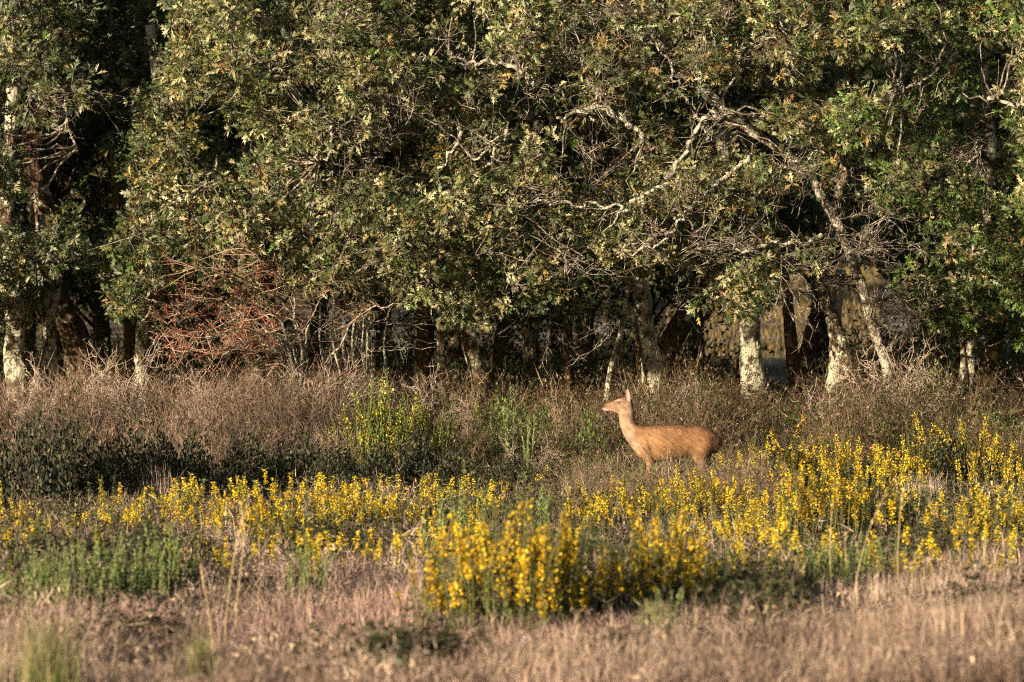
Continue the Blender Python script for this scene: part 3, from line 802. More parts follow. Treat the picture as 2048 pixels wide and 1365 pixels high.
    body = bpy.data.objects.new('body', me); COL.objects.link(body); body.parent = e
    # short coat: fine hairs lying back along the body
    N = np.empty(nv * 3, np.float32); me.vertices.foreach_get('normal', N); N = N.reshape(-1, 3)
    pick = rng.choice(nv, 22000)
    z_ = zy[pick]; x_ = zx[pick]
    pick = pick[(z_ < 1130)]; n = len(pick)
    back = np.where((zx[pick] < 720)[:, None] & (zy[pick] < 640)[:, None], np.array([.35, 0, -1.0]), np.array([.8, 0, -.75]))
    back = np.where(((zx[pick] < 600) & (zy[pick] < 470))[:, None], np.array([1., 0, .1]), back)
    d = norm(back + .35 * rdir(n)); d = norm(d - (d * N[pick]).sum(1, keepdims=True) * N[pick] * .75)
    ln = np.where((zx[pick] < 640) & (zy[pick] < 480), .010, .026)[:, None] * rng.uniform(.6, 1.3, (n, 1))
    ln = ln * (1 + .9 * sstep(1580, 1680, zx[pick])[:, None])
    sd = norm(np.cross(d, N[pick])) * .0030
    b = V[pick] - N[pick] * .002
    tip = b + d * ln + N[pick] * ln * (.08 + .3 * sstep(1560, 1690, zx[pick])[:, None])
    hv = np.stack([b - sd, b + sd, tip], 1).reshape(-1, 3)
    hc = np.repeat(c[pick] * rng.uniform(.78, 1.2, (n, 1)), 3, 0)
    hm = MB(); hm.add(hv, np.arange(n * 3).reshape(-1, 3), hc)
    tag(hm.build('coat_hair', M_fur, e), kind='stuff')
    # ears: cupped leaf shapes
    def ear(base, tip, open_dir, w, inner, name):
        m = MB(); base = np.array(base); tip = np.array(tip); up = tip - base
        L = np.linalg.norm(up); up = up / L
        o = np.array(open_dir, float); o = norm(o - (o @ up) * up); s = np.cross(up, o)
        k, q = 10, 9
        for thick, flip in ((0, False), (.006, True)):
            Vv = []
            for i in range(k):
                t = i / (k - 1)
                ww = w * (math.sin(math.pi * min(1, (t * .86 + .14)) ** .8) ** .75) if t < 1 else .002
                for j in range(q):
                    a = -1.05 + 2.1 * j / (q - 1)
                    Vv.append(base + up * L * t + s * math.sin(a) * ww + o * ((1 - math.cos(a)) * ww * .75 - thick) + o * .012 * math.sin(t * 3))
            idx = np.arange(k * q).reshape(k, q)
            F = np.stack([idx[:-1, :-1], idx[:-1, 1:], idx[1:, 1:], idx[1:, :-1]], -1).reshape(-1, 4)
            cc = np.tile(np.array(inner if not flip else (.30, .17, .10)), (k * q, 1))
            jj = np.tile(np.arange(q), k)
            if not flip: cc = np.where(((jj == 0) | (jj == q - 1))[:, None], np.array((.24, .14, .09)), cc)
            ii = np.repeat(np.arange(k), q); cc = np.where((ii >= k - 2)[:, None], cc * .35, cc)
            m.add(np.array(Vv), F if not flip else F[:, ::-1], cc)
        m.build(name, M_fur, e, smooth=True)
    ear((dx(628), -.055, dz(335)), (dx(618), -.085, dz(172)), (-.05, -1, .0), .046, (.36, .26, .20), 'ear')
    ear((dx(622), .05, dz(325)), (dx(596), .10, dz(190)), (-.5, .8, 0), .05, (.5, .38, .3), 'ear')
    # eyes and nose pad
    M_dark = plant_mat('deer_eye', .12, .6, 0, .0, 1)
    for s in (-1, 1):
        m = MB(); u = np.linspace(0, math.pi, 7); v = np.linspace(0, 2 * math.pi, 11)[:-1]
        Vv = np.array([(dx(514) + .019 * math.sin(a) * math.cos(b), s * .064 + .012 * math.cos(a), dz(343) + .0105 * math.sin(a) * math.sin(b)) for a in u for b in v])
        i = np.arange(70).reshape(7, 10)
        m.add(Vv, np.stack([i[:-1], np.roll(i[:-1], -1, 1), np.roll(i[1:], -1, 1), i[1:]], -1).reshape(-1, 4), (.012, .007, .005))
        m.build('eye', M_dark, e, smooth=True)
    m = MB(); u = np.linspace(0, math.pi, 7); v = np.linspace(0, 2 * math.pi, 11)[:-1]
    Vv = np.array([(dx(303) + .019 * math.sin(a) * math.cos(b), .026 * math.cos(a), dz(394) + .019 * math.sin(a) * math.sin(b)) for a in u for b in v])
    i = np.arange(70).reshape(7, 10)
    m.add(Vv, np.stack([i[:-1], np.roll(i[:-1], -1, 1), np.roll(i[1:], -1, 1), i[1:]], -1).reshape(-1, 4), (.03, .022, .018))
    m.build('nose', M_dark, e, smooth=True)
build_deer()

# ------------------------------------------------------------------ plant templates
def diamond_leaves(mb, C, D, L, W, col):
    """flat four-sided leaves, points C, directions D"""
    n = len(C)
    s = norm(np.cross(D, rdir(n))) * (np.broadcast_to(W, (n,)))[:, None]
    e = D * np.broadcast_to(L, (n,))[:, None]
    V = np.stack([C, C + e * .45 + s * .5, C + e, C + e * .45 - s * .5], 1).reshape(-1, 3)
    F = (np.arange(n) * 4)[:, None] + np.arange(4)
    mb.add(V, F, np.repeat(np.broadcast_to(col, (n, 3)), 4, 0))

def tri_leaves(mb, C, D, L, W, col):
    n = len(C)
    s = norm(np.cross(D, rdir(n))) * (np.broadcast_to(W, (n,)))[:, None]
    e = D * np.broadcast_to(L, (n,))[:, None]
    V = np.stack([C - s * .5, C + s * .5, C + e], 1).reshape(-1, 3)
    mb.add(V, np.arange(n * 3).reshape(-1, 3), np.repeat(np.broadcast_to(col, (n, 3)), 3, 0))

def blades(mb, B, h, lean, width, col, curve=.5):
    """curved grass blades: five vertices each"""
    n = len(B)
    a = rng.uniform(0, 2 * math.pi, n)
    dirh = np.stack([np.cos(a), np.sin(a), 0 * a], 1)
    a2 = a + rng.uniform(.8, 2.3, n)
    sw = np.stack([np.cos(a2), np.sin(a2), 0 * a], 1) * (np.broadcast_to(width, (n,)) * .5)[:, None]
    h = np.broadcast_to(h, (n,))[:, None]; lean = np.broadcast_to(lean, (n,))[:, None]
    up = np.array([0, 0, 1.0])
    mid = B + up * h * .55 * np.sqrt(np.maximum(.1, 1 - (lean * .6) ** 2)) + dirh * h * lean * .32
    tip = B + up * h * (1 - lean * curve) + dirh * h * lean
    V = np.stack([B - sw, B + sw, mid - sw * .8, mid + sw * .8, tip], 1).reshape(-1, 3)
    i = (np.arange(n) * 5)[:, None]
    F = np.concatenate([i + np.array([0, 1, 3]), i + np.array([0, 3, 2]), i + np.array([2, 3, 4])])
    mb.add(V, F, np.repeat(np.broadcast_to(col, (n, 3)), 5, 0))

def pal(cols, n, j=.25, w=None):
    cols = np.asarray(cols, float)
    i = rng.choice(len(cols), n, p=None if w is None else np.asarray(w) / np.sum(w))
    return cols[i] * rng.uniform(1 - j, 1 + j, (n, 1))

DRY = [(.45, .325, .25), (.52, .395, .275), (.37, .265, .215), (.41, .28, .215), (.24, .175, .15), (.58, .45, .32), (.18, .13, .11)]
BRUSH = [(.23, .145, .095), (.28, .19, .12), (.17, .105, .07), (.34, .25, .17), (.12, .08, .05)]

def brush_template(h=1.0, stems=9, leafy=26, leafcols=((.14, .09, .045), (.10, .08, .03), (.12, .075, .04), (.09, .06, .035), (.18, .12, .06), (.42, .32, .2)), stemcols=BRUSH, spread=.45, per=5, ls=1.3):
    m = MB()
    n = stems
    b = np.stack([rng.normal(0, .08, n), rng.normal(0, .08, n), np.zeros(n) - .05], 1)
    d = norm(np.stack([rng.normal(0, spread, n), rng.normal(0, spread, n), np.ones(n)], 1))
    ln = h * rng.uniform(.5, 1.1, (n, 1))
    P = [b]
    for s in range(4):
        d = norm(d + .22 * rdir(n)); P.append(P[-1] + d * ln / 4)
    P = np.stack(P, 1)
    c = pal(stemcols, n)
    ribbons(m, P, np.tile([.0052, .0048, .004, .003, .002], (n, 1)), c)
    k = n * per
    i = np.repeat(np.arange(n), per); q = P[i, rng.integers(1, 5, k)]
    dd = norm(d[i] + .9 * rdir(k)); l2 = rng.uniform(.1, .34, (k, 1)) * h
    Q = np.stack([q, q + dd * l2], 1)
    ribbons(m, Q, np.tile([.0042, .0015], (k, 1)), c[i])
    if leafy:
        j = rng.integers(0, k, leafy)
        pt = Q[j, 0] + (Q[j, 1] - Q[j, 0]) * rng.uniform(.2, 1.1, (leafy, 1)) + rng.normal(0, .02, (leafy, 3))
        tri_leaves(m, pt, rdir(leafy), rng.uniform(.025, .055, leafy) * ls, rng.uniform(.014, .034, leafy) * ls, pal(leafcols, leafy))
    return template(m)

# ------------------------------------------------------------------ scrub between the deer and the trunks
def scatter(n, y0, y1, margin=1.6, power=1.0):
    Y = y0 + (y1 - y0) * rng.random(n) ** power
    half = 1024 / K * Y + margin
    x = rng.uniform(-1, 1, n) * half
    return np.stack([x, Y, ground(x, Y)], 1)

T_brown = [brush_template(1.0, 8, 40) for _ in range(5)]
T_pink = [brush_template(1.0, 11, 30, ((.22, .12, .08), (.28, .18, .12), (.16, .085, .06), (.12, .10, .05)), ((.25, .16, .115), (.33, .225, .165), (.19, .12, .09), (.40, .30, .225)), per=8, ls=.9) for _ in range(5)]
T_olive = [brush_template(1.0, 8, 90, ((.08, .075, .028), (.11, .09, .038), (.15, .10, .05), (.06, .07, .02), (.10, .06, .035), (.09, .08, .03), (.13, .11, .045), (.07, .05, .03), (.34, .27, .18)), BRUSH, ls=1.0, per=6) for _ in range(5)]
T_green = [brush_template(.9, 6, 110, ((.07, .12, .022), (.10, .16, .03), (.05, .075, .02)), BRUSH, .6) for _ in range(3)]

under = MB()
pos = scatter(3000, 82.5, 99.0)
qx, qy = proj(pos)
left = sstep(900, 500, qx + 160 * (vnoise(qx / 90, pos[:, 1] / 3, 6) - .5))
hh = .35 + 1.05 * vnoise(pos[:, 0] * 1.1, pos[:, 1] * .5, 12) + .22 * left
hh *= np.where(pos[:, 1] < 86, .62, 1.0) * np.where(rng.random(len(pos)) < .05, 1.35, 1)
hh *= 1 + .22 * sstep(1200, 1300, qx)
hh *= 1 - .35 * sstep(1380, 1480, qx) * sstep(1700, 1600, qx)
kind = np.where(rng.random(len(pos)) < left * (.35 + .6 * vnoise(pos[:, 0] * .8 + 5, pos[:, 1] * .5, 61)), 0, np.where(rng.random(len(pos)) < .6, 1, np.where(rng.random(len(pos)) < .6, 3, 2)))
for kk, TT in ((0, T_pink), (1, T_olive), (2, T_brown), (3, [T_green[q % 3] for q in range(5)])):
    for j in range(5):
        m = (kind == kk) & (np.arange(len(pos)) % 5 == j)
        n = m.sum()
        stamp_z(under, TT[j], pos[m], np.minimum(hh[m], 1.0) * rng.uniform(.75, 1.15, n), hh[m], jit=(.22 + .88 * vnoise(pos[m, 0] * 1.1, pos[m, 1] * .6, 19))[:, None] * rng.uniform(.75, 1.25, (n, 1)) * rng.uniform(.94, 1.06, (n, 3)))
tag(under.build('undergrowth', M_twig), 'tangled brown and olive scrub under the oaks behind the deer', 'undergrowth', kind='stuff')

# shaded scrub deep in the wood, and the far dry field seen between the right-hand trunks
deep = MB()
pos = scatter(430, 101, 122, 2.5)
qx, _ = proj(pos)
ok = ~((qx > 1395) & (qx < 1690))
pos = pos[ok]; n = len(pos)
for j in range(3):
    m = np.arange(n) % 3 == j
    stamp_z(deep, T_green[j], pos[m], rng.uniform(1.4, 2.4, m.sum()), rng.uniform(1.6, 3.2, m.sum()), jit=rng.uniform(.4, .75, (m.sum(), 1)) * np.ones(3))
xf = rng.uniform(1390, 1700, 60); Yf = rng.uniform(100.5, 114, 60); xf = (xf - 1024) / K * Yf
stamp_z(deep, T_olive[0], np.stack([xf, Yf, ground(xf, Yf)], 1), rng.uniform(.6, .9, 60), rng.uniform(.4, .8, 60), jit=np.full((60, 3), .8))
tag(deep.build('understory', M_bramble), 'dark leafy understory in the shade deep in the wood', 'understory', kind='stuff')
far = MB()
Yf = 104 + 86 * rng.random(17000); xf = (rng.uniform(1330, 1760, 17000) - 1024) / K * Yf
pos = np.stack([xf, Yf, ground(xf, Yf)], 1)
n = len(pos)
blades(far, pos, rng.uniform(.12, .36, n), rng.uniform(.1, .8, n), rng.uniform(.008, .02, n), pal([(.25, .175, .075), (.20, .14, .06), (.15, .125, .05), (.31, .23, .11)], n))
tag(far.build('far_grass', M_grass), 'ochre grass field rising behind the trunks on the right', 'grass', kind='stuff')

# ------------------------------------------------------------------ dry grass of the heath
def tan_zone(qx, qy):
    bd = np.interp(qx, [-300, 0, 300, 420, 520, 850, 905, 1350, 1450, 1600, 1850, 2048, 2400], [1215, 1215, 1200, 1150, 1125, 1130, 1245, 1255, 1205, 1175, 1135, 1115, 1110])
    return sstep(-25, 25, qy - bd + 60 * (vnoise(qx / 70, qy / 40, 33) - .5))
grass = MB()
pos = scatter(140000, 41.5, 84.0, 1.3, 1.3)
qx, qy = proj(pos)
dens = vnoise(pos[:, 0] * .8, pos[:, 1] * .35, 21)
tz = tan_zone(qx, qy)
pos = pos[(rng.random(len(pos)) < .35 + .65 * tz) & ((dens > .3) | (rng.random(len(pos)) < .35))]
n = len(pos)
# tufts: blades gather
tuft = vnoise(pos[:, 0] * 2.2, pos[:, 1] * 1.1, 22)
mound = vnoise(pos[:, 0] * .55, pos[:, 1] * .28, 27)
h = (.10 + .26 * tuft + .34 * mound ** 2) * rng.uniform(.55, 1.3, n) * (1 - .25 * sstep(66, 80, pos[:, 1]))
tone = vnoise(pos[:, 0] * .5, pos[:, 1] * .3, 23)[:, None]
col = pal(DRY, n, .3) * (.5 + .9 * tone) * np.array([1, .97, .95])
pink = sstep(.35, .75, vnoise(pos[:, 0] * .35 + 9, pos[:, 1] * .25, 24))[:, None]
col = col * (1 - pink) + col * np.array([.98, .9, .98]) * pink
blades(grass, pos, h, rng.uniform(.25, 1.35, n), rng.uniform(.004, .009, n), col)
tag(grass.build('dry_grass', M_grass), 'pinkish tan dry grass covering the heath in front', 'grass', kind='stuff')

# wispy dead heather and low green heath between the tufts
heath = MB()
T_wisp = [brush_template(.45, 12, 10, ((.4, .3, .2), (.3, .2, .15)), ((.42, .31, .24), (.50, .38, .28), (.33, .24, .19), (.25, .18, .15)), .8) for _ in range(4)]
pos = scatter(1100, 42, 80, 1.3, 1.35); n = len(pos)
for j in range(4):
    m = np.arange(n) % 4 == j
    hs = .55 + 1.0 * vnoise(pos[m, 0] * .8 + 3, pos[m, 1] * .45, 28) ** 1.5
    stamp_z(heath, T_wisp[j], pos[m], hs * rng.uniform(.8, 1.3, m.sum()), hs * rng.uniform(.7, 1.2, m.sum()), jit=(.55 + .8 * vnoise(pos[m, 0] * .6, pos[m, 1] * .4, 29))[:, None] * rng.uniform(.8, 1.2, (m.sum(), 1)) * np.ones(3))
tag(heath.build('dead_heather', M_twig), 'wispy dead heather stems among the dry grass', 'heather', kind='stuff')
low = MB()
T_low = [brush_template(.42, 7, 85, ((.05, .065, .02), (.075, .085, .028), (.035, .045, .018), (.11, .105, .04)), ((.10, .09, .04), (.16, .11, .07)), .75) for _ in range(4)]
pos = scatter(1900, 50, 86, 1.3, .9); qx, qy = proj(pos)
patch = vnoise(pos[:, 0] * .45 + 4, pos[:, 1] * .22, 31)
keep = (rng.random(len(pos)) < 1.1 * (1 - tan_zone(qx, qy)) * (.35 + .65 * (patch > .5)) + .03)
pos = pos[keep]; n = len(pos)
for j in range(4):
    m = np.arange(n) % 4 == j
    stamp_z(low, T_low[j], pos[m], rng.uniform(.7, 1.5, m.sum()), rng.uniform(.6, 1.3, m.sum()), jit=rng.uniform(.7, 1.3, (m.sum(), 1)) * np.ones(3))
pos = scatter(1600, 74.5, 79.3, 1.0); qx, qy = proj(pos)
pos = pos[(qx > 1130) & (qx < 1560)]; n = len(pos)
for j in range(4):
    m = np.arange(n) % 4 == j
    stamp_z(low, T_olive[j], pos[m], rng.uniform(.4, .6, m.sum()), rng.uniform(.5, .8, m.sum()), jit=rng.uniform(.7, 1.3, (m.sum(), 1)) * np.ones(3))
for (cx, cy, wx, wy, cnt, hgt_) in ((830, 1352, 55, 12, 30, 1.15), (1520, 1240, 90, 16, 38, 1.15), (1450, 1210, 50, 12, 20, 1.0), (1960, 1250, 50, 12, 18, 1.1), (640, 1340, 60, 10, 12, .9), (1180, 1330, 80, 10, 10, .9), (250, 1290, 70, 12, 14, .9), (300, 1130, 90, 14, 40, .9), (640, 1110, 80, 12, 34, .8), (1700, 1130, 110, 14, 40, .75), (1225, 1225, 60, 10, 26, .8), (170, 1180, 90, 20, 24, .5), (1870, 1120, 70, 10, 22, .7), (90, 1060, 110, 14, 30, .8)):
    for _ in range(cnt):
        g = G(cx + rng.normal(0, wx * .6), cy + rng.normal(0, wy * .6))
        stamp_z(low, T_low[int(rng.integers(4))], g[None], rng.uniform(.8, 1.3, 1) * hgt_ * 1.2, rng.uniform(.7, 1.2, 1) * hgt_, jit=np.full((1, 3), rng.uniform(.35, .75)))
tag(low.build('low_heath', M_broom), 'dark green low heath growing between the broom bushes', 'ground cover', kind='stuff')

# ------------------------------------------------------------------ flowering broom, bush by bush
FY = np.array([(.82, .58, .02), (.88, .68, .035), (.74, .46, .015), (.90, .74, .06)])
FO = np.array([(.82, .54, .015), (.88, .64, .025), (.72, .40, .012), (.90, .70, .05)])
FP = np.array([(.50, .46, .05), (.66, .56, .06), (.34, .36, .05), (.74, .60, .06)])
def broom_variant(kind):
    """a bush one metre tall: (stems+leaves, flowers)"""
    st, fl = MB(), MB()
    ns = {'dense': 36, 'mid': 22, 'pale': 48, 'green': 22, 'sparse': 18}[kind]
    spread = {'dense': .13, 'mid': .16, 'pale': .27, 'green': .12, 'sparse': .18}[kind]
    bs = {'pale': .12, 'dense': .2}.get(kind, .25)
    b = np.stack([rng.normal(0, bs, ns), rng.normal(0, bs, ns), np.zeros(ns) - .05], 1)
    d = norm(np.stack([rng.normal(0, spread, ns), rng.normal(0, spread, ns), np.ones(ns)], 1))
    ln = rng.uniform(.5, 1.12, (ns, 1)) * (1.08 - .4 * np.minimum(1, np.linalg.norm(b[:, :2], axis=1, keepdims=True) / .6))
    P = [b]
    for s in range(5):
        d = norm(d + .10 * rdir(ns) + np.array([0, 0, .08])); P.append(P[-1] + d * ln / 5)
    P = np.stack(P, 1)
    gc = {'dense': [(.075, .095, .025), (.12, .125, .04)], 'mid': [(.07, .085, .022), (.11, .11, .035)], 'pale': [(.13, .16, .035), (.09, .11, .025)],
          'green': [(.17, .22, .065), (.22, .26, .085), (.11, .15, .045)], 'sparse': [(.06, .07, .02), (.12, .10, .04)]}[kind]
    tubes(st, P, np.tile([.010, .009, .008, .006, .005, .003], (ns, 1)), pal(gc, ns), 3)
    nl = {'dense': 70, 'mid': 60, 'pale': 90, 'green': 120, 'sparse': 45}[kind]
    def along(n, lo, hi):
        i = np.repeat(np.arange(ns), n); t = rng.uniform(lo, hi, ns * n) * 4.999
        k = t.astype(int); f = (t - k)[:, None]
        return i, t / 5, P[i, k] * (1 - f) + P[i, k + 1] * f, norm(P[i, k + 1] - P[i, k])
    i, t, p, ax = along(nl, .12, 1.0)
    n = len(p)
    dd = norm(ax * .7 + rdir(n) * .8)
    gs = 1.5 if kind == 'green' else 1.0
    diamond_leaves(st, p, dd, rng.uniform(.022, .05, n) * gs, rng.uniform(.008, .016, n) * gs, pal(gc, n, .35))
    nf = {'dense': 140, 'mid': 110, 'pale': 85, 'green': 0, 'sparse': 75}[kind]
    if nf:
        i, t, p, ax = along(nf, .33, 1.0)
        lo = rng.uniform(.35, .78, ns)[i]; hi = np.minimum(1.02, lo + rng.uniform(.25, .5, ns)[i])
        ok = (t > lo) & (t < hi) & (rng.random(ns) < ({'sparse': .45, 'pale': .6, 'dense': .66, 'mid': .78}.get(kind, .85)))[i]
        p = p[ok]; ax = ax[ok]; n = len(p)
        out = norm(np.cross(ax, rdir(n))); c = p + out * rng.uniform(.010, .042, (n, 1))
        F_ = {'dense': FO, 'mid': FY, 'pale': FP, 'sparse': FY}[kind]
        col = pal(F_, n, .18)
        old = rng.random(n) < (.15 + .4 * (rng.random(ns) < .35))[i[ok]]
        col = np.where(old[:, None], pal([(.40, .24, .04), (.30, .20, .06), (.22, .20, .05)], n), col)
        for q in range(2):
            sz = rng.uniform(.017, .031, n) * (1.0 if kind == 'pale' else 1)
            dq = norm(out + ax * .5 + .8 * rdir(n))
            diamond_leaves(fl, c - dq * .5 * sz[:, None], dq, sz, sz * .85, col)
    return st, (fl if nf else None)

VAR = {}
for kind, cnt in (('dense', 4), ('mid', 5), ('pale', 2), ('green', 4), ('sparse', 3)):
    VAR[kind] = []
    for j in range(cnt):
        s, f = broom_variant(kind)
        VAR[kind].append([s, f, None])
_bn = [0]
def broom(kind, px, py, top, label, wide=1.0, name='broom_bush', cat='broom', group=None):
    p = G(px, py)
    h = (py - top) / K * p[1] * (1.1 if kind in ('dense', 'green') else 1.0)
    w = h ** .5 * .95 * wide
    v = VAR[kind][_bn[0] % len(VAR[kind])]
    _bn[0] += 1
    e = empty(name, p, label, cat, group, rz=_bn[0] * 2.4, scale=(w, w, h))
    if v[2] is None:
        v[2] = [v[0].build('stems', M_broom, e)]
        if v[1] is not None: v[2].append(v[1].build('flowers', M_flower, e))
        for o in v[2]: o['kind'] = 'stuff'
    else:
        for o in v[2]:
            c = o.copy(); COL.objects.link(c); c.parent = e
    return e

GN, GL, GR, GB, GF = 'broom of the near central clump', 'broom along the left of the flower band', 'broom right of centre below the deer', 'broom along the back right', 'broom in front at the right'
for a in [
 ('dense', 985, 1278, 1012, 'tallest orange-yellow broom spires of the near central clump', 1.0),
 ('dense', 905, 1266, 1072, 'dense yellow broom at the left end of the near central clump'),
 ('dense', 1060, 1282, 1035, 'broad yellow broom in the middle of the near central clump'),
 ('dense', 1145, 1266, 1040, 'yellow broom right of the middle of the near central clump'),
 ('dense', 1010, 1241, 1040, 'yellow broom half hidden behind the tallest near spires'),
 ('dense', 1105, 1236, 1045, 'yellow broom half hidden behind the middle of the near clump'),
 ('mid', 1215, 1251, 1075, 'thin broom over the dark hollow in the near clump'),
 ('mid', 1270, 1231, 1055, 'thin broom right of the dark hollow in the near clump'),
 ('dense', 1325, 1241, 1005, 'tall narrow broom at the right end of the near central clump', .8),
 ('dense', 1372, 1226, 1060, 'small broom trailing off right of the near clump'),
 ('sparse', 865, 1241, 1120, 'low broom spilling left from the near clump')]:
    broom(*a[:5], wide=a[5] if len(a) > 5 else 1.0, group=GN)
for a in [
 ('mid', 8, 1130, 985, 'yellow broom cut by the left edge of the picture'),
 ('sparse', 80, 1090, 985, 'sparse broom second from the left edge, below the shaded bramble'),
 ('mid', 215, 1075, 955, 'small broom with a bright tip below the dark bramble, above the green shoots'),
 ('mid', 290, 1080, 965, 'broom right above the middle of the green shoots'),
 ('mid', 365, 1075, 962, 'thick broom at the right end of the shaded bramble'),
 ('mid', 440, 1085, 968, 'broom behind the two tall straw stalks'),
 ('mid', 510, 1080, 938, 'tall broom spike rising against the bramble, left of a twin'),
 ('mid', 562, 1075, 945, 'slim broom twin just right of the tall spike'),
 ('dense', 535, 1110, 1000, 'low dense broom in front of the slim twin'),
 ('mid', 640, 1085, 955, 'pointed bright broom under the tall pale-yellow broom'),
 ('mid', 705, 1080, 965, 'round bright broom below the foot of the pale broom'),
 ('mid', 770, 1075, 962, 'bright broom in the middle of the left flower band'),
 ('mid', 850, 1075, 935, 'broom with a high left tip beside a dark green spire'),
 ('mid', 600, 1115, 1010, 'broom patch above the pale grass in the left half'),
 ('sparse', 690, 1130, 1035, 'small loose broom over the dark hollow left of centre'),
 ('sparse', 755, 1125, 1050, 'small broom bending right over the dark hollow'),
 ('sparse', 815, 1140, 1045, 'single narrow broom spike left of the near clump'),
 ('sparse', 405, 1150, 1040, 'lone broom spike among the tall straw stalks'),
 ('mid', 960, 1070, 965, 'broom just right of the dark green spire'),
 ('sparse', 160, 1110, 1010, 'thin broom behind the green shoots at the left')]:
    broom(*a, group=GL)
for a in [
 ('sparse', 1062, 1000, 915, 'small solitary broom left below the deer chest'),
 ('mid', 1195, 1070, 950, 'broom below the deer forelegs'),
 ('mid', 1240, 1060, 940, 'broom with two bright tips below the deer belly'),
 ('mid', 1300, 1060, 945, 'broom straight below the deer belly'),
 ('mid', 1365, 1045, 922, 'tall broom in front of the deer hind leg'),
 ('mid', 1418, 1045, 930, 'broom just behind the deer hind leg, towards the right'),
 ('mid', 1468, 1045, 920, 'narrow broom spike right of the deer rump'),
 ('mid', 1400, 1090, 975, 'broom in front of the one at the deer hind leg'),
 ('mid', 1480, 1100, 985, 'low broom in the middle of the right flower band'),
 ('mid', 1545, 1085, 960, 'broad broom in the brightest part of the right band, left side'),
 ('dense', 1600, 1085, 935, 'tallest broom in the brightest part of the right band'),
 ('dense', 1660, 1080, 940, 'broad broom in the brightest part of the right band, right side'),
 ('mid', 1715, 1075, 945, 'broom ending the brightest part of the right band'),
 ('mid', 1775, 1070, 955, 'slim broom left of the dry grey tuft'),
 ('sparse', 1850, 1080, 985, 'loose broom in front of the dry grey tuft'),
 ('sparse', 1920, 1090, 990, 'loose broom right of the dry grey tuft'),
 ('mid', 2005, 1090, 960, 'broom at the right edge, middle row')]:
    broom(*a, group=GR)
for a in [
 ('sparse', 1505, 975, 868, 'small broom at the start of the back row, behind the deer rump'),
 ('mid', 1580, 985, 855, 'broom in the back row below the crossing trunks'),
 ('mid', 1640, 985, 860, 'broom in the back row under the white trunk'),
 ('mid', 1700, 985, 862, 'broom in the back row under the crooked brown trunk'),
 ('mid', 1765, 990, 860, 'broom in the back row right of the crooked trunk'),
 ('mid', 1835, 975, 830, 'tall broom in the back row, left of the highest'),
 ('mid', 1885, 975, 812, 'highest broom in the back row near the right edge'),
 ('mid', 1935, 980, 822, 'tall broom in the back row, right of the highest'),
 ('mid', 1990, 1000, 870, 'bright broom in the back row close to the right edge'),
 ('mid', 2045, 1010, 880, 'bright broom in the back row cut by the right edge'),
 ('sparse', 1540, 1010, 905, 'loose broom in front of the back row, left end')]:
    broom(*a, group=GB)
for a in [
 ('sparse', 1390, 1175, 1090, 'small broom spike beside the near clump, right side'),
 ('sparse', 1445, 1180, 1095, 'small bright broom low in front at the right of the near clump'),
 ('sparse', 1510, 1185, 1085, 'broom spike above the pale mound, left one of two'),
 ('sparse', 1560, 1180, 1080, 'broom spike above the pale mound, right one of two'),
 ('mid', 1600, 1140, 1055, 'narrow broom left of the green shoots on the right'),
 ('sparse', 1805, 1180, 1100, 'slanting broom spike right of the curved straw stalk'),
 ('sparse', 1855, 1190, 1120, 'low broom on the edge of the pale grass mound'),
 ('sparse', 1965, 1165, 1090, 'lone broom spike on the right mound'),
 ('sparse', 2025, 1150, 1090, 'lone broom spike at the right edge in front')]:
    broom(*a, group=GF)
# low flowering broom carpeting the band between the bushes
carpet_s, carpet_f = MB(), MB()
def spike(nf, nl, F_):
    s, f = MB(), MB()
    ribbons(s, np.stack([np.stack([np.zeros(1), np.zeros(1), np.full(1, z)], 1) for z in (-.05, .3, .65, 1.0)], 1) + rng.normal(0, .02, (1, 4, 3)), np.array([[.012, .011, .008, .004]]), (.09, .10, .03))
    z = rng.uniform(.08, 1.0, nl); c = np.stack([rng.normal(0, .02, nl), rng.normal(0, .02, nl), z], 1)
    tri_leaves(s, c, norm(rdir(nl) + np.array([0, 0, .6])), rng.uniform(.04, .09, nl), rng.uniform(.014, .024, nl), pal([(.06, .075, .02), (.10, .105, .03), (.08, .09, .03)], nl))
    z = rng.uniform(rng.uniform(.4, .65), 1.02, nf); a = rng.uniform(0, 6.28, nf); r = rng.uniform(.01, .07, nf) * (1.15 - .7 * z)
    c = np.stack([r * np.cos(a), r * np.sin(a), z], 1)
    for q in range(2): tri_leaves(f, c + rng.normal(0, .006, (nf, 3)), rdir(nf), rng.uniform(.025, .045, nf), rng.uniform(.022, .04, nf), pal(F_, nf, .22))
    return template(s), template(f)
SP = [spike(46, 26, FY) for _ in range(5)] + [spike(26, 30, FO) for _ in range(3)]
pos = scatter(6200, 52, 92, 1.0); qx, qy = proj(pos)
bandL = sstep(1000, 1040, qy) * sstep(1200, 1100, qy) * sstep(1020, 940, qx) * (.4 + .6 * sstep(200, 450, qx))
bandR = sstep(870, 940, qy) * sstep(1225, 1080, qy) * sstep(1330, 1480, qx)
bandM = sstep(985, 1030, qy) * sstep(1110, 1060, qy) * sstep(1120, 1180, qx) * sstep(1560, 1480, qx)
mid_ = np.maximum(np.maximum(bandL * .85, bandR), bandM * .7)
d_ = mid_ * sstep(.36, .72, .6 * vnoise(pos[:, 0] * 1.0 + 2, pos[:, 1] * .5, 51) + .4 * vnoise(pos[:, 0] * .4, pos[:, 1] * .3, 52))
pos = pos[rng.random(len(pos)) < d_ * .95]; n = len(pos)
hgt = rng.uniform(.18, .55, n)
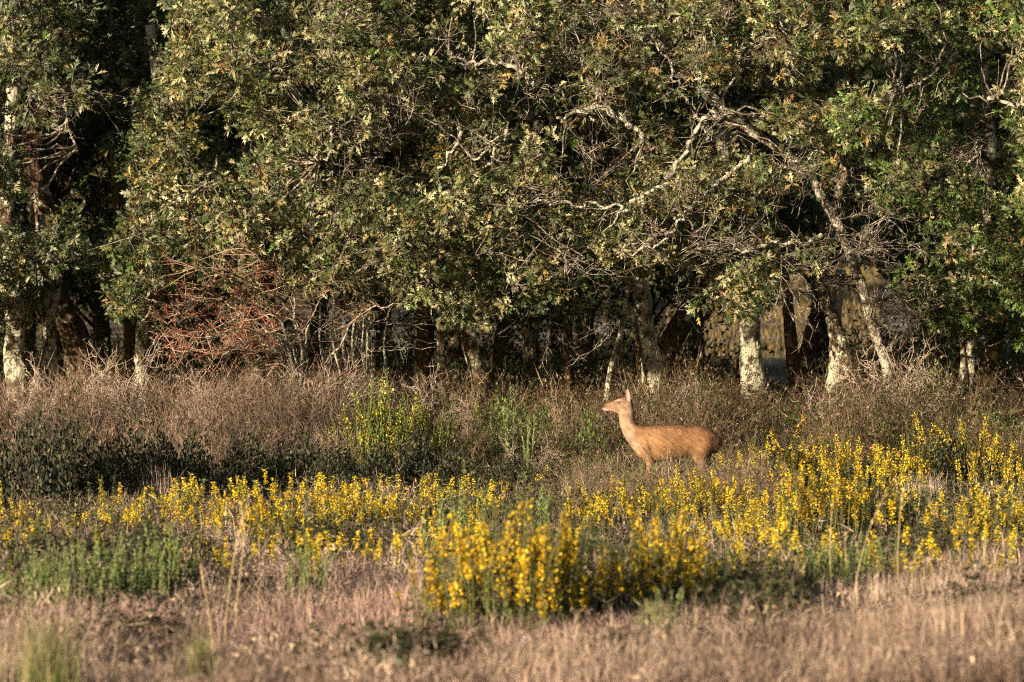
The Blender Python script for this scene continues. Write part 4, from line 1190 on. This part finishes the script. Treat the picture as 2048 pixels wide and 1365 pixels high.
for j in range(8):
    m = np.arange(n) % 8 == j
    st_ = rng.bit_generator.state
    stamp_z(carpet_s, SP[j][0], pos[m], rng.uniform(.7, 1.0, m.sum()), hgt[m], jit=np.ones((m.sum(), 3)))
    rng.bit_generator.state = st_
    stamp_z(carpet_f, SP[j][1], pos[m], rng.uniform(.7, 1.0, m.sum()), hgt[m], jit=np.ones((m.sum(), 3)))
tag(carpet_s.build('low_broom_stems', M_broom), 'thin green stems of low broom carpeting the flower band', 'ground cover', kind='stuff')
tag(carpet_f.build('low_broom_flowers', M_flower), 'scattered yellow flower spikes of low broom between the bushes', 'ground cover', kind='stuff')
broom('pale', 745, 975, 738, 'tall pale lime-yellow broom left of centre, taller than all others', .95)
broom('pale', 792, 965, 785, 'pale lime-yellow broom leaning against the tallest one', 1.1)
broom('pale', 865, 965, 785, 'second tall pale broom with bare gaps, right of the tallest')
broom('pale', 700, 955, 830, 'low pale broom at the left foot of the tallest one')
# green shoots without flowers
for a in [
 ('green', 60, 1225, 1095, 'fresh green shoots at the left end of the shoot patch'), ('green', 105, 1215, 1090, 'fresh green shoots second from the left in the patch'),
 ('green', 145, 1225, 1085, 'fresh green shoots in the middle of the left patch'), ('green', 200, 1220, 1080, 'fresh green shoots below the dark hollow at the left'),
 ('green', 245, 1205, 1062, 'tall green shoots in front of the dark hollow at the left'), ('green', 300, 1195, 1070, 'green shoots right of the dark hollow at the left'),
 ('green', 335, 1185, 1050, 'tall thin green shoots at the right end of the left patch'),
 ('green', 915, 1125, 950, 'dark green flowerless spire left of the near yellow clump'), ('green', 1080, 1080, 965, 'dark green flowerless broom behind the near clump'),
 ('green', 1032, 965, 790, 'tall thin green-brown heath plant in front of the deer'), ('green', 1285, 1010, 930, 'green flowerless broom under the deer belly'),
 ('green', 1625, 1175, 1065, 'green shoots left end of the right shoot patch'), ('green', 1665, 1175, 1072, 'green shoots in the middle of the right shoot patch'),
 ('green', 1715, 1175, 1075, 'green shoots right end of the right shoot patch'), ('green', 1785, 1160, 1080, 'green shoots right of the curved straw stalk'),
 ('green', 1440, 1210, 1110, 'pale green shoots beside the near clump, right side'), ('green', 1925, 960, 850, 'dark green flowerless broom among the back right row'),
 ('green', 620, 1195, 1080, 'pair of dark green shoots in the pale grass left of centre'), ('green', 1330, 1290, 1185, 'green shoots under the right end of the near clump')]:
    broom(*a, wide=.62, name='green_shoots', cat='shrub', group='flowerless green shoots')

# ------------------------------------------------------------------ brambles
def bramble_variant():
    st, lf = MB(), MB()
    n = 16
    P, Q = spray(st, (0, 0, 0), (0, 0, 1.1), .85, n, r0=.008, col=(.12, .07, .05), sub=3, curl=.4)
    N = 1500
    d = rdir(N, .25); d[:, 2] = np.abs(d[:, 2])
    r = rng.uniform(.25, 1, (N, 1)) ** .5
    bump = .72 + .5 * vnoise(np.arctan2(d[:, 1], d[:, 0]) * 1.6 + 5, d[:, 2] * 3, rng.uniform(0, 50))[:, None]
    c = d * r * bump * np.array([1.0, .75, 1.05])
    ld = norm(d * .4 + rdir(N) + np.array([0, 0, -.15]))
    col = pal([(.020, .027, .012), (.034, .042, .016), (.055, .055, .024), (.13, .105, .055), (.018, .02, .014)], N, .3, w=[3, 2.5, 1.3, .6, 2.6])
    diamond_leaves(lf, c, ld, rng.uniform(.06, .12, N), rng.uniform(.04, .075, N), col)
    return st, lf
BV = []
for j in range(4):
    BV.append([*bramble_variant(), None])
for i, (px, py, top, wpx, label) in enumerate([
 (-30, 1010, 885, 130, 'dark bramble at the left edge in shade'), (60, 1015, 865, 140, 'dark shaded bramble second from the left edge'), (150, 1010, 872, 140, 'dark shaded bramble below the cream lichen trunks at the left'),
 (240, 1010, 880, 130, 'dark bramble under the slim cream oak'), (320, 1000, 885, 130, 'dark bramble below the left tips of the berry bush'), (385, 1000, 890, 110, 'bramble ending the dark strip, with pale leaves'),
 (500, 985, 890, 130, 'bramble with arching tips below the berry bush'), (590, 990, 892, 130, 'bramble left of the foot of the pale broom'), (670, 995, 905, 120, 'dark bramble right at the left foot of the pale broom'),
 (760, 1000, 905, 120, 'dark bramble under the pale broom'), (840, 1000, 898, 130, 'dark bramble right of the pale broom foot'), (910, 985, 905, 90, 'small bramble left of the thin heath plant'),
 (1020, 985, 920, 80, 'small bramble at the foot of the thin heath plant'), (1260, 985, 930, 90, 'small bramble in front of the deer forelegs'), (1900, 985, 885, 110, 'dark bramble behind the broom near the right edge'), (300, 1160, 1045, 130, 'dark bush hollow behind the green shoots at the left'), (620, 1130, 1050, 110, 'dark green bush under the left flower band')]):
    p = G(px, py); h = (py - top) / K * p[1] * 1.26; w = wpx / 2 / K * p[1] * 1.25
    e = empty('bramble_bush', p, label, 'bramble', 'brambles', rz=(i % 5) * .5 - 1, scale=(w, w * .8, h))
    v = BV[i % 4]
    if v[2] is None:
        v[2] = [v[0].build('stems', M_twig, e), v[1].build('foliage', M_bramble, e)]
        v[2][1]['kind'] = 'stuff'
    else:
        for o in v[2]:
            c = o.copy(); COL.objects.link(c); c.parent = e
for i, (x, Y, w, h, where) in enumerate([(-10.4, 74.8, 1.7, 2.5, 'nearest the edge'), (-12.6, 73.6, 1.8, 3.0, 'second from the edge'), (-11.2, 77.5, 1.6, 2.5, 'behind the others')]):  # unseen thickets, added to cast shade over the left brambles
    e = empty('unseen_thicket', (x, Y, float(ground(x, Y))), 'unseen bramble thicket added beyond the left edge for its shade, ' + where, 'bramble', 'unseen brambles added for shade at the left', rz=i * 1.0, scale=(w, w * .8, h))
    for o in BV[i % 4][2]:
        c = o.copy(); COL.objects.link(c); c.parent = e
# bright leafy shrubs at the foot of the wood
def leafy_variant():
    st, lf = MB(), MB()
    spray(st, (0, 0, 0), (0, 0, 1.0), .9, 10, r0=.007, col=(.14, .10, .06), sub=3, curl=.35)
    N = 650
    d = rdir(N); d[:, 2] = np.abs(d[:, 2])
    c = d * rng.uniform(.3, 1.05, (N, 1)) ** .6 * np.array([1, .8, .9])
    col = pal([(.07, .13, .02), (.10, .17, .03), (.05, .085, .018), (.15, .19, .05)], N, .3)
    diamond_leaves(lf, c, norm(d * .5 + rdir(N)), rng.uniform(.045, .08, N), rng.uniform(.035, .06, N), col)
    return st, lf
LV = None
for i, (px, Y, top, wpx, label) in enumerate([(1010, 90, 775, 110, 'bright green leafy shrub at the foot of the mossy leaning oak'), (1090, 89, 785, 110, 'bright green leafy shrub below the small dark trunk'),
 (1180, 86, 790, 90, 'bright green leafy shrub in front of the deer nose'), (1640, 91, 800, 80, 'small green shrub at the foot of the crossing trunks'), (1780, 91, 800, 110, 'olive leafy shrub under the slender leaning oak'), (2000, 89, 800, 150, 'dark green leafy shrub at the right edge below the oaks'), (1420, 92, 740, 90, 'leafy shrub between the stout and the straight white oak'),
 (1860, 93, 690, 120, 'tall leafy shrub left of the lichen-streaked oak')]):
    x = (px - 1024) / K * Y; z = float(ground(x, Y)); t = at(px, top, Y)[2]
    e = empty('leafy_shrub', (x, Y, z), label, 'shrub', 'leafy shrubs at the foot of the wood', rz=i * 1.1, scale=(wpx / 2 / K * Y, wpx / 2 / K * Y, float(t - z)))
    if LV is None:
        a, b = leafy_variant(); LV = [a.build('stems', M_twig, e), tag(b.build('foliage', M_bramble, e), kind='stuff')]
    else:
        for o in LV:
            c = o.copy(); COL.objects.link(c); c.parent = e

# ------------------------------------------------------------------ the thorn with red berries, and grey stems beside it
def thorn():
    base = at(612, 800, 92.5); base[2] = float(ground(base[0], 92.5))
    e = empty('thorn_bush', base, 'arching leafless thorn bush hung with red berries below the oaks', 'bush')
    st, tw, be, lf = MB(), MB(), MB(), MB()
    arcs = [[(612,830),(598,760),(570,700),(535,640),(480,640),(410,665),(340,668)], [(606,830),(585,750),(545,690),(490,660),(420,690),(360,720)], [(610,830),(600,750),(580,690),(540,640),(490,615),(430,600),(370,625)],
            [(615,830),(612,740),(606,670),(575,600),(520,560),(470,545),(410,560)], [(604,830),(575,770),(540,730),(500,715),(450,720),(415,745)], [(618,830),(640,750),(660,680),(700,640),(760,620),(810,612)],
            [(616,830),(625,740),(630,650),(650,590),(690,560)], [(606,830),(590,760),(560,720),(520,690),(470,680),(440,700)], [(600,820),(580,720),(530,620),(450,600),(360,610),(300,660)], [(606,820),(590,720),(560,640),(520,570),(470,525),(400,505)], [(606,820),(598,700),(590,600),(570,540),(530,490),(500,470)]]
    pts = []
    for i, a in enumerate(arcs):
        q = spline(a, 26); Y = 92.5 - np.linspace(0, rng.uniform(.6, 2.8) if i < 9 else 3.6, 26)
        P = at(q[:, 0], q[:, 1], Y) + np.cumsum(rng.normal(0, .03, (26, 3)), 0)
        P[0, 2] = min(P[0, 2], base[2])
        rough_tube(st, P, np.linspace(.03, .004, 26), 6, .2, i)
        # twigs
        n = 56 if i not in (5, 6) else 40
        j = rng.integers(8, 26, n)
        d = norm(np.array([-.7, -.1, .2]) + .7 * rdir(n)); ln = rng.uniform(.25, .95, (n, 1))
        Q = [P[j]]
        for s in range(3):
            d = norm(d + .35 * rdir(n)); Q.append(Q[-1] + d * ln / 3)
        Q = np.stack(Q, 1)
        ribbons(tw, Q, np.tile([.006, .005, .004, .002], (n, 1)), pal([(.30, .22, .16), (.26, .16, .115), (.24, .12, .09), (.38, .30, .22)], n))
        k = n * 3; jj = np.repeat(np.arange(n), 3); b = Q[jj, rng.integers(1, 4, k)]
        dd = rdir(k); ribbons(tw, np.stack([b, b + dd * rng.uniform(.06, .22, (k, 1))], 1), np.tile([.005, .002], (k, 1)), pal([(.34, .24, .17), (.28, .15, .11), (.2, .12, .08)], k))
        pts.append(b)
    pts = np.concatenate(pts)
    qx, qy = proj(pts)
    clus = vnoise(qx / 36, qy / 22, 41)
    ok = (clus > .55) & (qx < 560) & (qy < 735)
    bp = np.repeat(pts[ok], 3, 0) + rng.normal(0, .03, (ok.sum() * 3, 3))
    if len(bp) > 1000: bp = bp[rng.choice(len(bp), 1000, False)]
    octV = np.array([(1, 0, 0), (-1, 0, 0), (0, 1, 0), (0, -1, 0), (0, 0, 1), (0, 0, -1)], float)
    octF = np.array([(0, 2, 4), (2, 1, 4), (1, 3, 4), (3, 0, 4), (2, 0, 5), (1, 2, 5), (3, 1, 5), (0, 3, 5)])
    s = rng.uniform(.009, .015, (len(bp), 1)); I = np.ones((len(bp), 1))
    stamp(be, (octV, octF, np.ones((6, 3))), bp, s * np.array([[1, 0, 0]]), s * np.array([[0, 1, 0]]), s * np.array([[0, 0, 1]]), col=pal([(.38, .045, .035), (.46, .07, .045), (.28, .035, .03)], len(bp)))
    lp = pts[rng.choice(len(pts), 2600)] + rng.normal(0, .05, (2600, 3))
    tri_leaves(lf, lp, rdir(2600), rng.uniform(.03, .06, 2600), rng.uniform(.02, .04, 2600), pal([(.16, .14, .045), (.22, .14, .055), (.11, .11, .035), (.26, .10, .06)], 2600))
    st.build('stems', M_limb, e, base); tw.build('twigs', M_twig, e, base)
    tag(be.build('berries', M_berry, e, base), 'small red berries in clusters', kind='stuff'); tag(lf.build('foliage', M_bramble, e, base), kind='stuff')
thorn()
def grey_stems():
    e0 = at(715, 830, 93.0); e0[2] = float(ground(e0[0], 93.0))
    e = empty('grey_thorn', e0, 'thicket of slim grey upright stems beside the berry bush', 'bush')
    for i, (x0, x1, w) in enumerate([(693,690,9),(706,712,7),(722,735,10),(735,742,8),(742,728,6),(680,668,6),(655,640,6),(760,780,5)]):
        P, R = pix_tube([(x0, 850), ((x0 * 2 + x1) / 3 + 6, 760), ((x0 + x1 * 2) / 3 - 5, 690), (x1, 610), (x1 + (x1 - x0) * .6, 540)], 93 + (i % 3) * .4, w, w * .5, root=True)
        m = MB(); rough_tube(m, P, R, 6, .25, i * 2.3)
        m.build('stem', M_limb, e, e0, smooth=True)
    m = MB()
    for px, py, d in ((690, 680, (-.5, -.2, .6)), (715, 640, (.4, -.2, .6)), (735, 650, (.7, -.2, .4)), (700, 720, (.6, -.2, .6)), (750, 700, (.8, -.2, .5)), (780, 640, (.9, -.2, .1))):
        spray(m, at(px, py, 92.7), d, .9, 5, r0=.007)
    m.build('twigs', M_limb, e, e0)
grey_stems()

# ------------------------------------------------------------------ leafless grey shrubs standing in the scrub
def bare_variant():
    m = MB()
    for q in range(7):
        d = norm(np.array([rng.normal(0, .5), rng.normal(0, .4), 1.0]))
        P = [np.array([rng.normal(0, .06), rng.normal(0, .06), -.05])]
        for s in range(9):
            d = norm(d + .28 * rdir(1)[0]); P.append(P[-1] + d * rng.uniform(.07, .14))
        P = np.array(P)
        tubes(m, P, np.linspace(.013, .004, 10), (.38, .31, .25), 4)
        for j in (4, 6, 8, 9):
            spray(m, P[j], d + rdir(1)[0] * .6, .38, 4, r0=.006, col=(.36, .28, .22), sub=3, curl=.4)
    return m
BSV = [bare_variant(), bare_variant()]; BSO = [None, None]
for i, (px, Y, h, label) in enumerate([(140, 90.5, 1.5, 'leafless grey shrub in front of the thick leaning oak'), (225, 91, 1.6, 'leafless grey shrub left of the slim cream trunk'), (330, 89.5, 1.1, 'low leafless shrub under the left tips of the berry bush'),
 (455, 90, 1.2, 'leafless shrub in front of the trunk behind the berry bush'), (640, 90.5, 1.5, 'leafless shrub between the berry bush and the grey stems'), (830, 91, 1.2, 'leafless shrub before the dark mossy oak'), (940, 90, .9, 'small leafless shrub before the rough brown trunk'),
 (1370, 91, 1.1, 'small leafless shrub right of the stout white-footed oak'), (1760, 91.5, 1.7, 'leafless twiggy shrub at the foot of the slender leaning oak'), (1840, 91, 1.5, 'leafless twiggy shrub left of the lichen-streaked oak'), (1060, 84, .8, 'small leafless shrub between the thin heath plant and the deer'), (55, 88, 1.0, 'leafless shrub above the shaded bramble near the left edge')]):
    x = (px - 1024) / K * Y
    e = empty('bare_shrub', (x, Y, float(ground(x, Y))), label, 'shrub', 'leafless grey shrubs', rz=i * 1.9, scale=(h * .9, h * .9, h))
    if BSO[i % 2] is None: BSO[i % 2] = tag(BSV[i % 2].build('branches', M_twig, e), kind='stuff')
    else:
        c = BSO[i % 2].copy(); COL.objects.link(c); c.parent = e

# ------------------------------------------------------------------ single tall straw stalks, blurred green tufts, a pale stick
def stalk(pts, Y0, w, label, plume=True):
    g = G(*pts[0]) if Y0 is None else at(*pts[0], Y0)
    Y = g[1]; q = spline(pts, 14); P = at(q[:, 0], q[:, 1], Y); P[0, 2] = float(ground(P[0, 0], Y)) - .02
    base = P[0].copy()
    m = MB(); tubes(m, P, np.linspace(w, w * .45, 14), (.60, .44, .22), 5)
    if plume:
        n = 26; t = P[-6:][rng.integers(0, 6, n)]
        diamond_leaves(m, t, norm((P[-1] - P[-4]) + .35 * np.linalg.norm(P[-1] - P[-4]) * rdir(n)), rng.uniform(.04, .09, n), rng.uniform(.006, .012, n), (.62, .46, .25))
    o = m.build('straw_stalk', M_grass, None, base)
    tag(o, label, 'grass stalk', 'single tall straw stalks')
stalk([(428,1330),(420,1240),(408,1170),(400,1120)], None, .006, 'straw stalk leaning left in the pale grass, left one of the tall pair')
stalk([(450,1320),(452,1240),(466,1130),(480,1060),(496,1000)], None, .005, 'tall straw stalk leaning right in the pale grass, right one of the tall pair')
stalk([(470,1300),(474,1200),(488,1080),(482,1015)], None, .005, 'thin straw stalk rising behind the tall pair')
stalk([(1702,1235),(1713,1160),(1732,1080),(1755,1020),(1784,962)], None, .0045, 'long straw stalk curving right, in front of the right flower band')
stalk([(1690,1195),(1692,1140),(1690,1075)], None, .006, 'short upright straw stalk left of the curved one')
stalk([(1798,1200),(1796,1110),(1802,1010),(1806,985)], None, .005, 'upright thin stalk right of the curved one')
stalk([(1232,1240),(1238,1170),(1262,1090)], None, .005, 'brown stalk leaning right in the dark hollow of the near clump')
stalk([(40,1000),(45,950),(42,905)], None, .008, 'brown dead stalk before the bramble, left one of two', False)
stalk([(78,1005),(84,950),(96,890)], None, .008, 'brown dead stalk before the bramble, right one of two', False)
stalk([(1665,1215),(1660,1100),(1664,1020)], None, .005, 'thin brown stalk left of the short upright one')

def tuft(px, py, top, wpx, label, cols, n=260):
    p = G(px, py); h = (py - top) / K * p[1]; w = wpx / K * p[1]
    m = MB()
    b = np.stack([rng.normal(0, w * .3, n), rng.normal(0, w * .3, n), np.zeros(n) - .02], 1)
    blades(m, b + p, rng.uniform(.45, 1.05, n) * h, rng.uniform(.05, .45, n), rng.uniform(.005, .009, n), pal(cols, n))
    o = m.build('grass_tuft', M_grass, None, p)
    tag(o, label, 'grass tuft', kind='thing')
FG = [(.17, .19, .055), (.24, .25, .09), (.12, .14, .045), (.34, .28, .15)]
tuft(95, 1385, 1185, 130, 'blurred fresh green grass tuft in the bottom left corner', FG)
tuft(398, 1390, 1195, 55, 'blurred narrow green grass tuft at the bottom, below the straw stalks', FG, 130)
tuft(1310, 1270, 1175, 60, 'green grass tuft at the foot of the near yellow clump', FG, 120)
tuft(1850, 1010, 925, 90, 'dry grey tuft of fine stems among the right flower band', [(.46, .35, .27), (.38, .28, .22), (.52, .42, .32)], 300)
tuft(40, 1330, 1210, 130, 'straw-coloured blurred tuft in the lower left', DRY, 220)
tuft(1840, 1230, 1120, 200, 'thick pale tan grass mound in front at the right', DRY, 900)
tuft(2000, 1290, 1150, 200, 'pale tan grass mound at the right edge in front', DRY, 900)
tuft(320, 1010, 905, 80, 'grey dead stems before the right end of the dark bramble', [(.36, .27, .22), (.30, .22, .19), (.42, .32, .26)], 160)
# pale broken stick
P, R = pix_tube([(1976, 1385), (1962, 1345), (1944, 1318)], 44.5, 15, 11, step=.02)
m = MB(); rough_tube(m, P, R, 8, .15, 3.0)
P2, R2 = pix_tube([(1972, 1372), (1985, 1345), (1990, 1335)], 44.4, 10, 6, step=.02); rough_tube(m, P2, R2, 7, .15, 5.0)
o = m.build('broken_stick', bark_mat('bare_wood', .3, bark=(.42, .34, .27)), None, P[0], smooth=True)
tag(o, 'pale broken forked stick in the bottom right corner', 'stick')
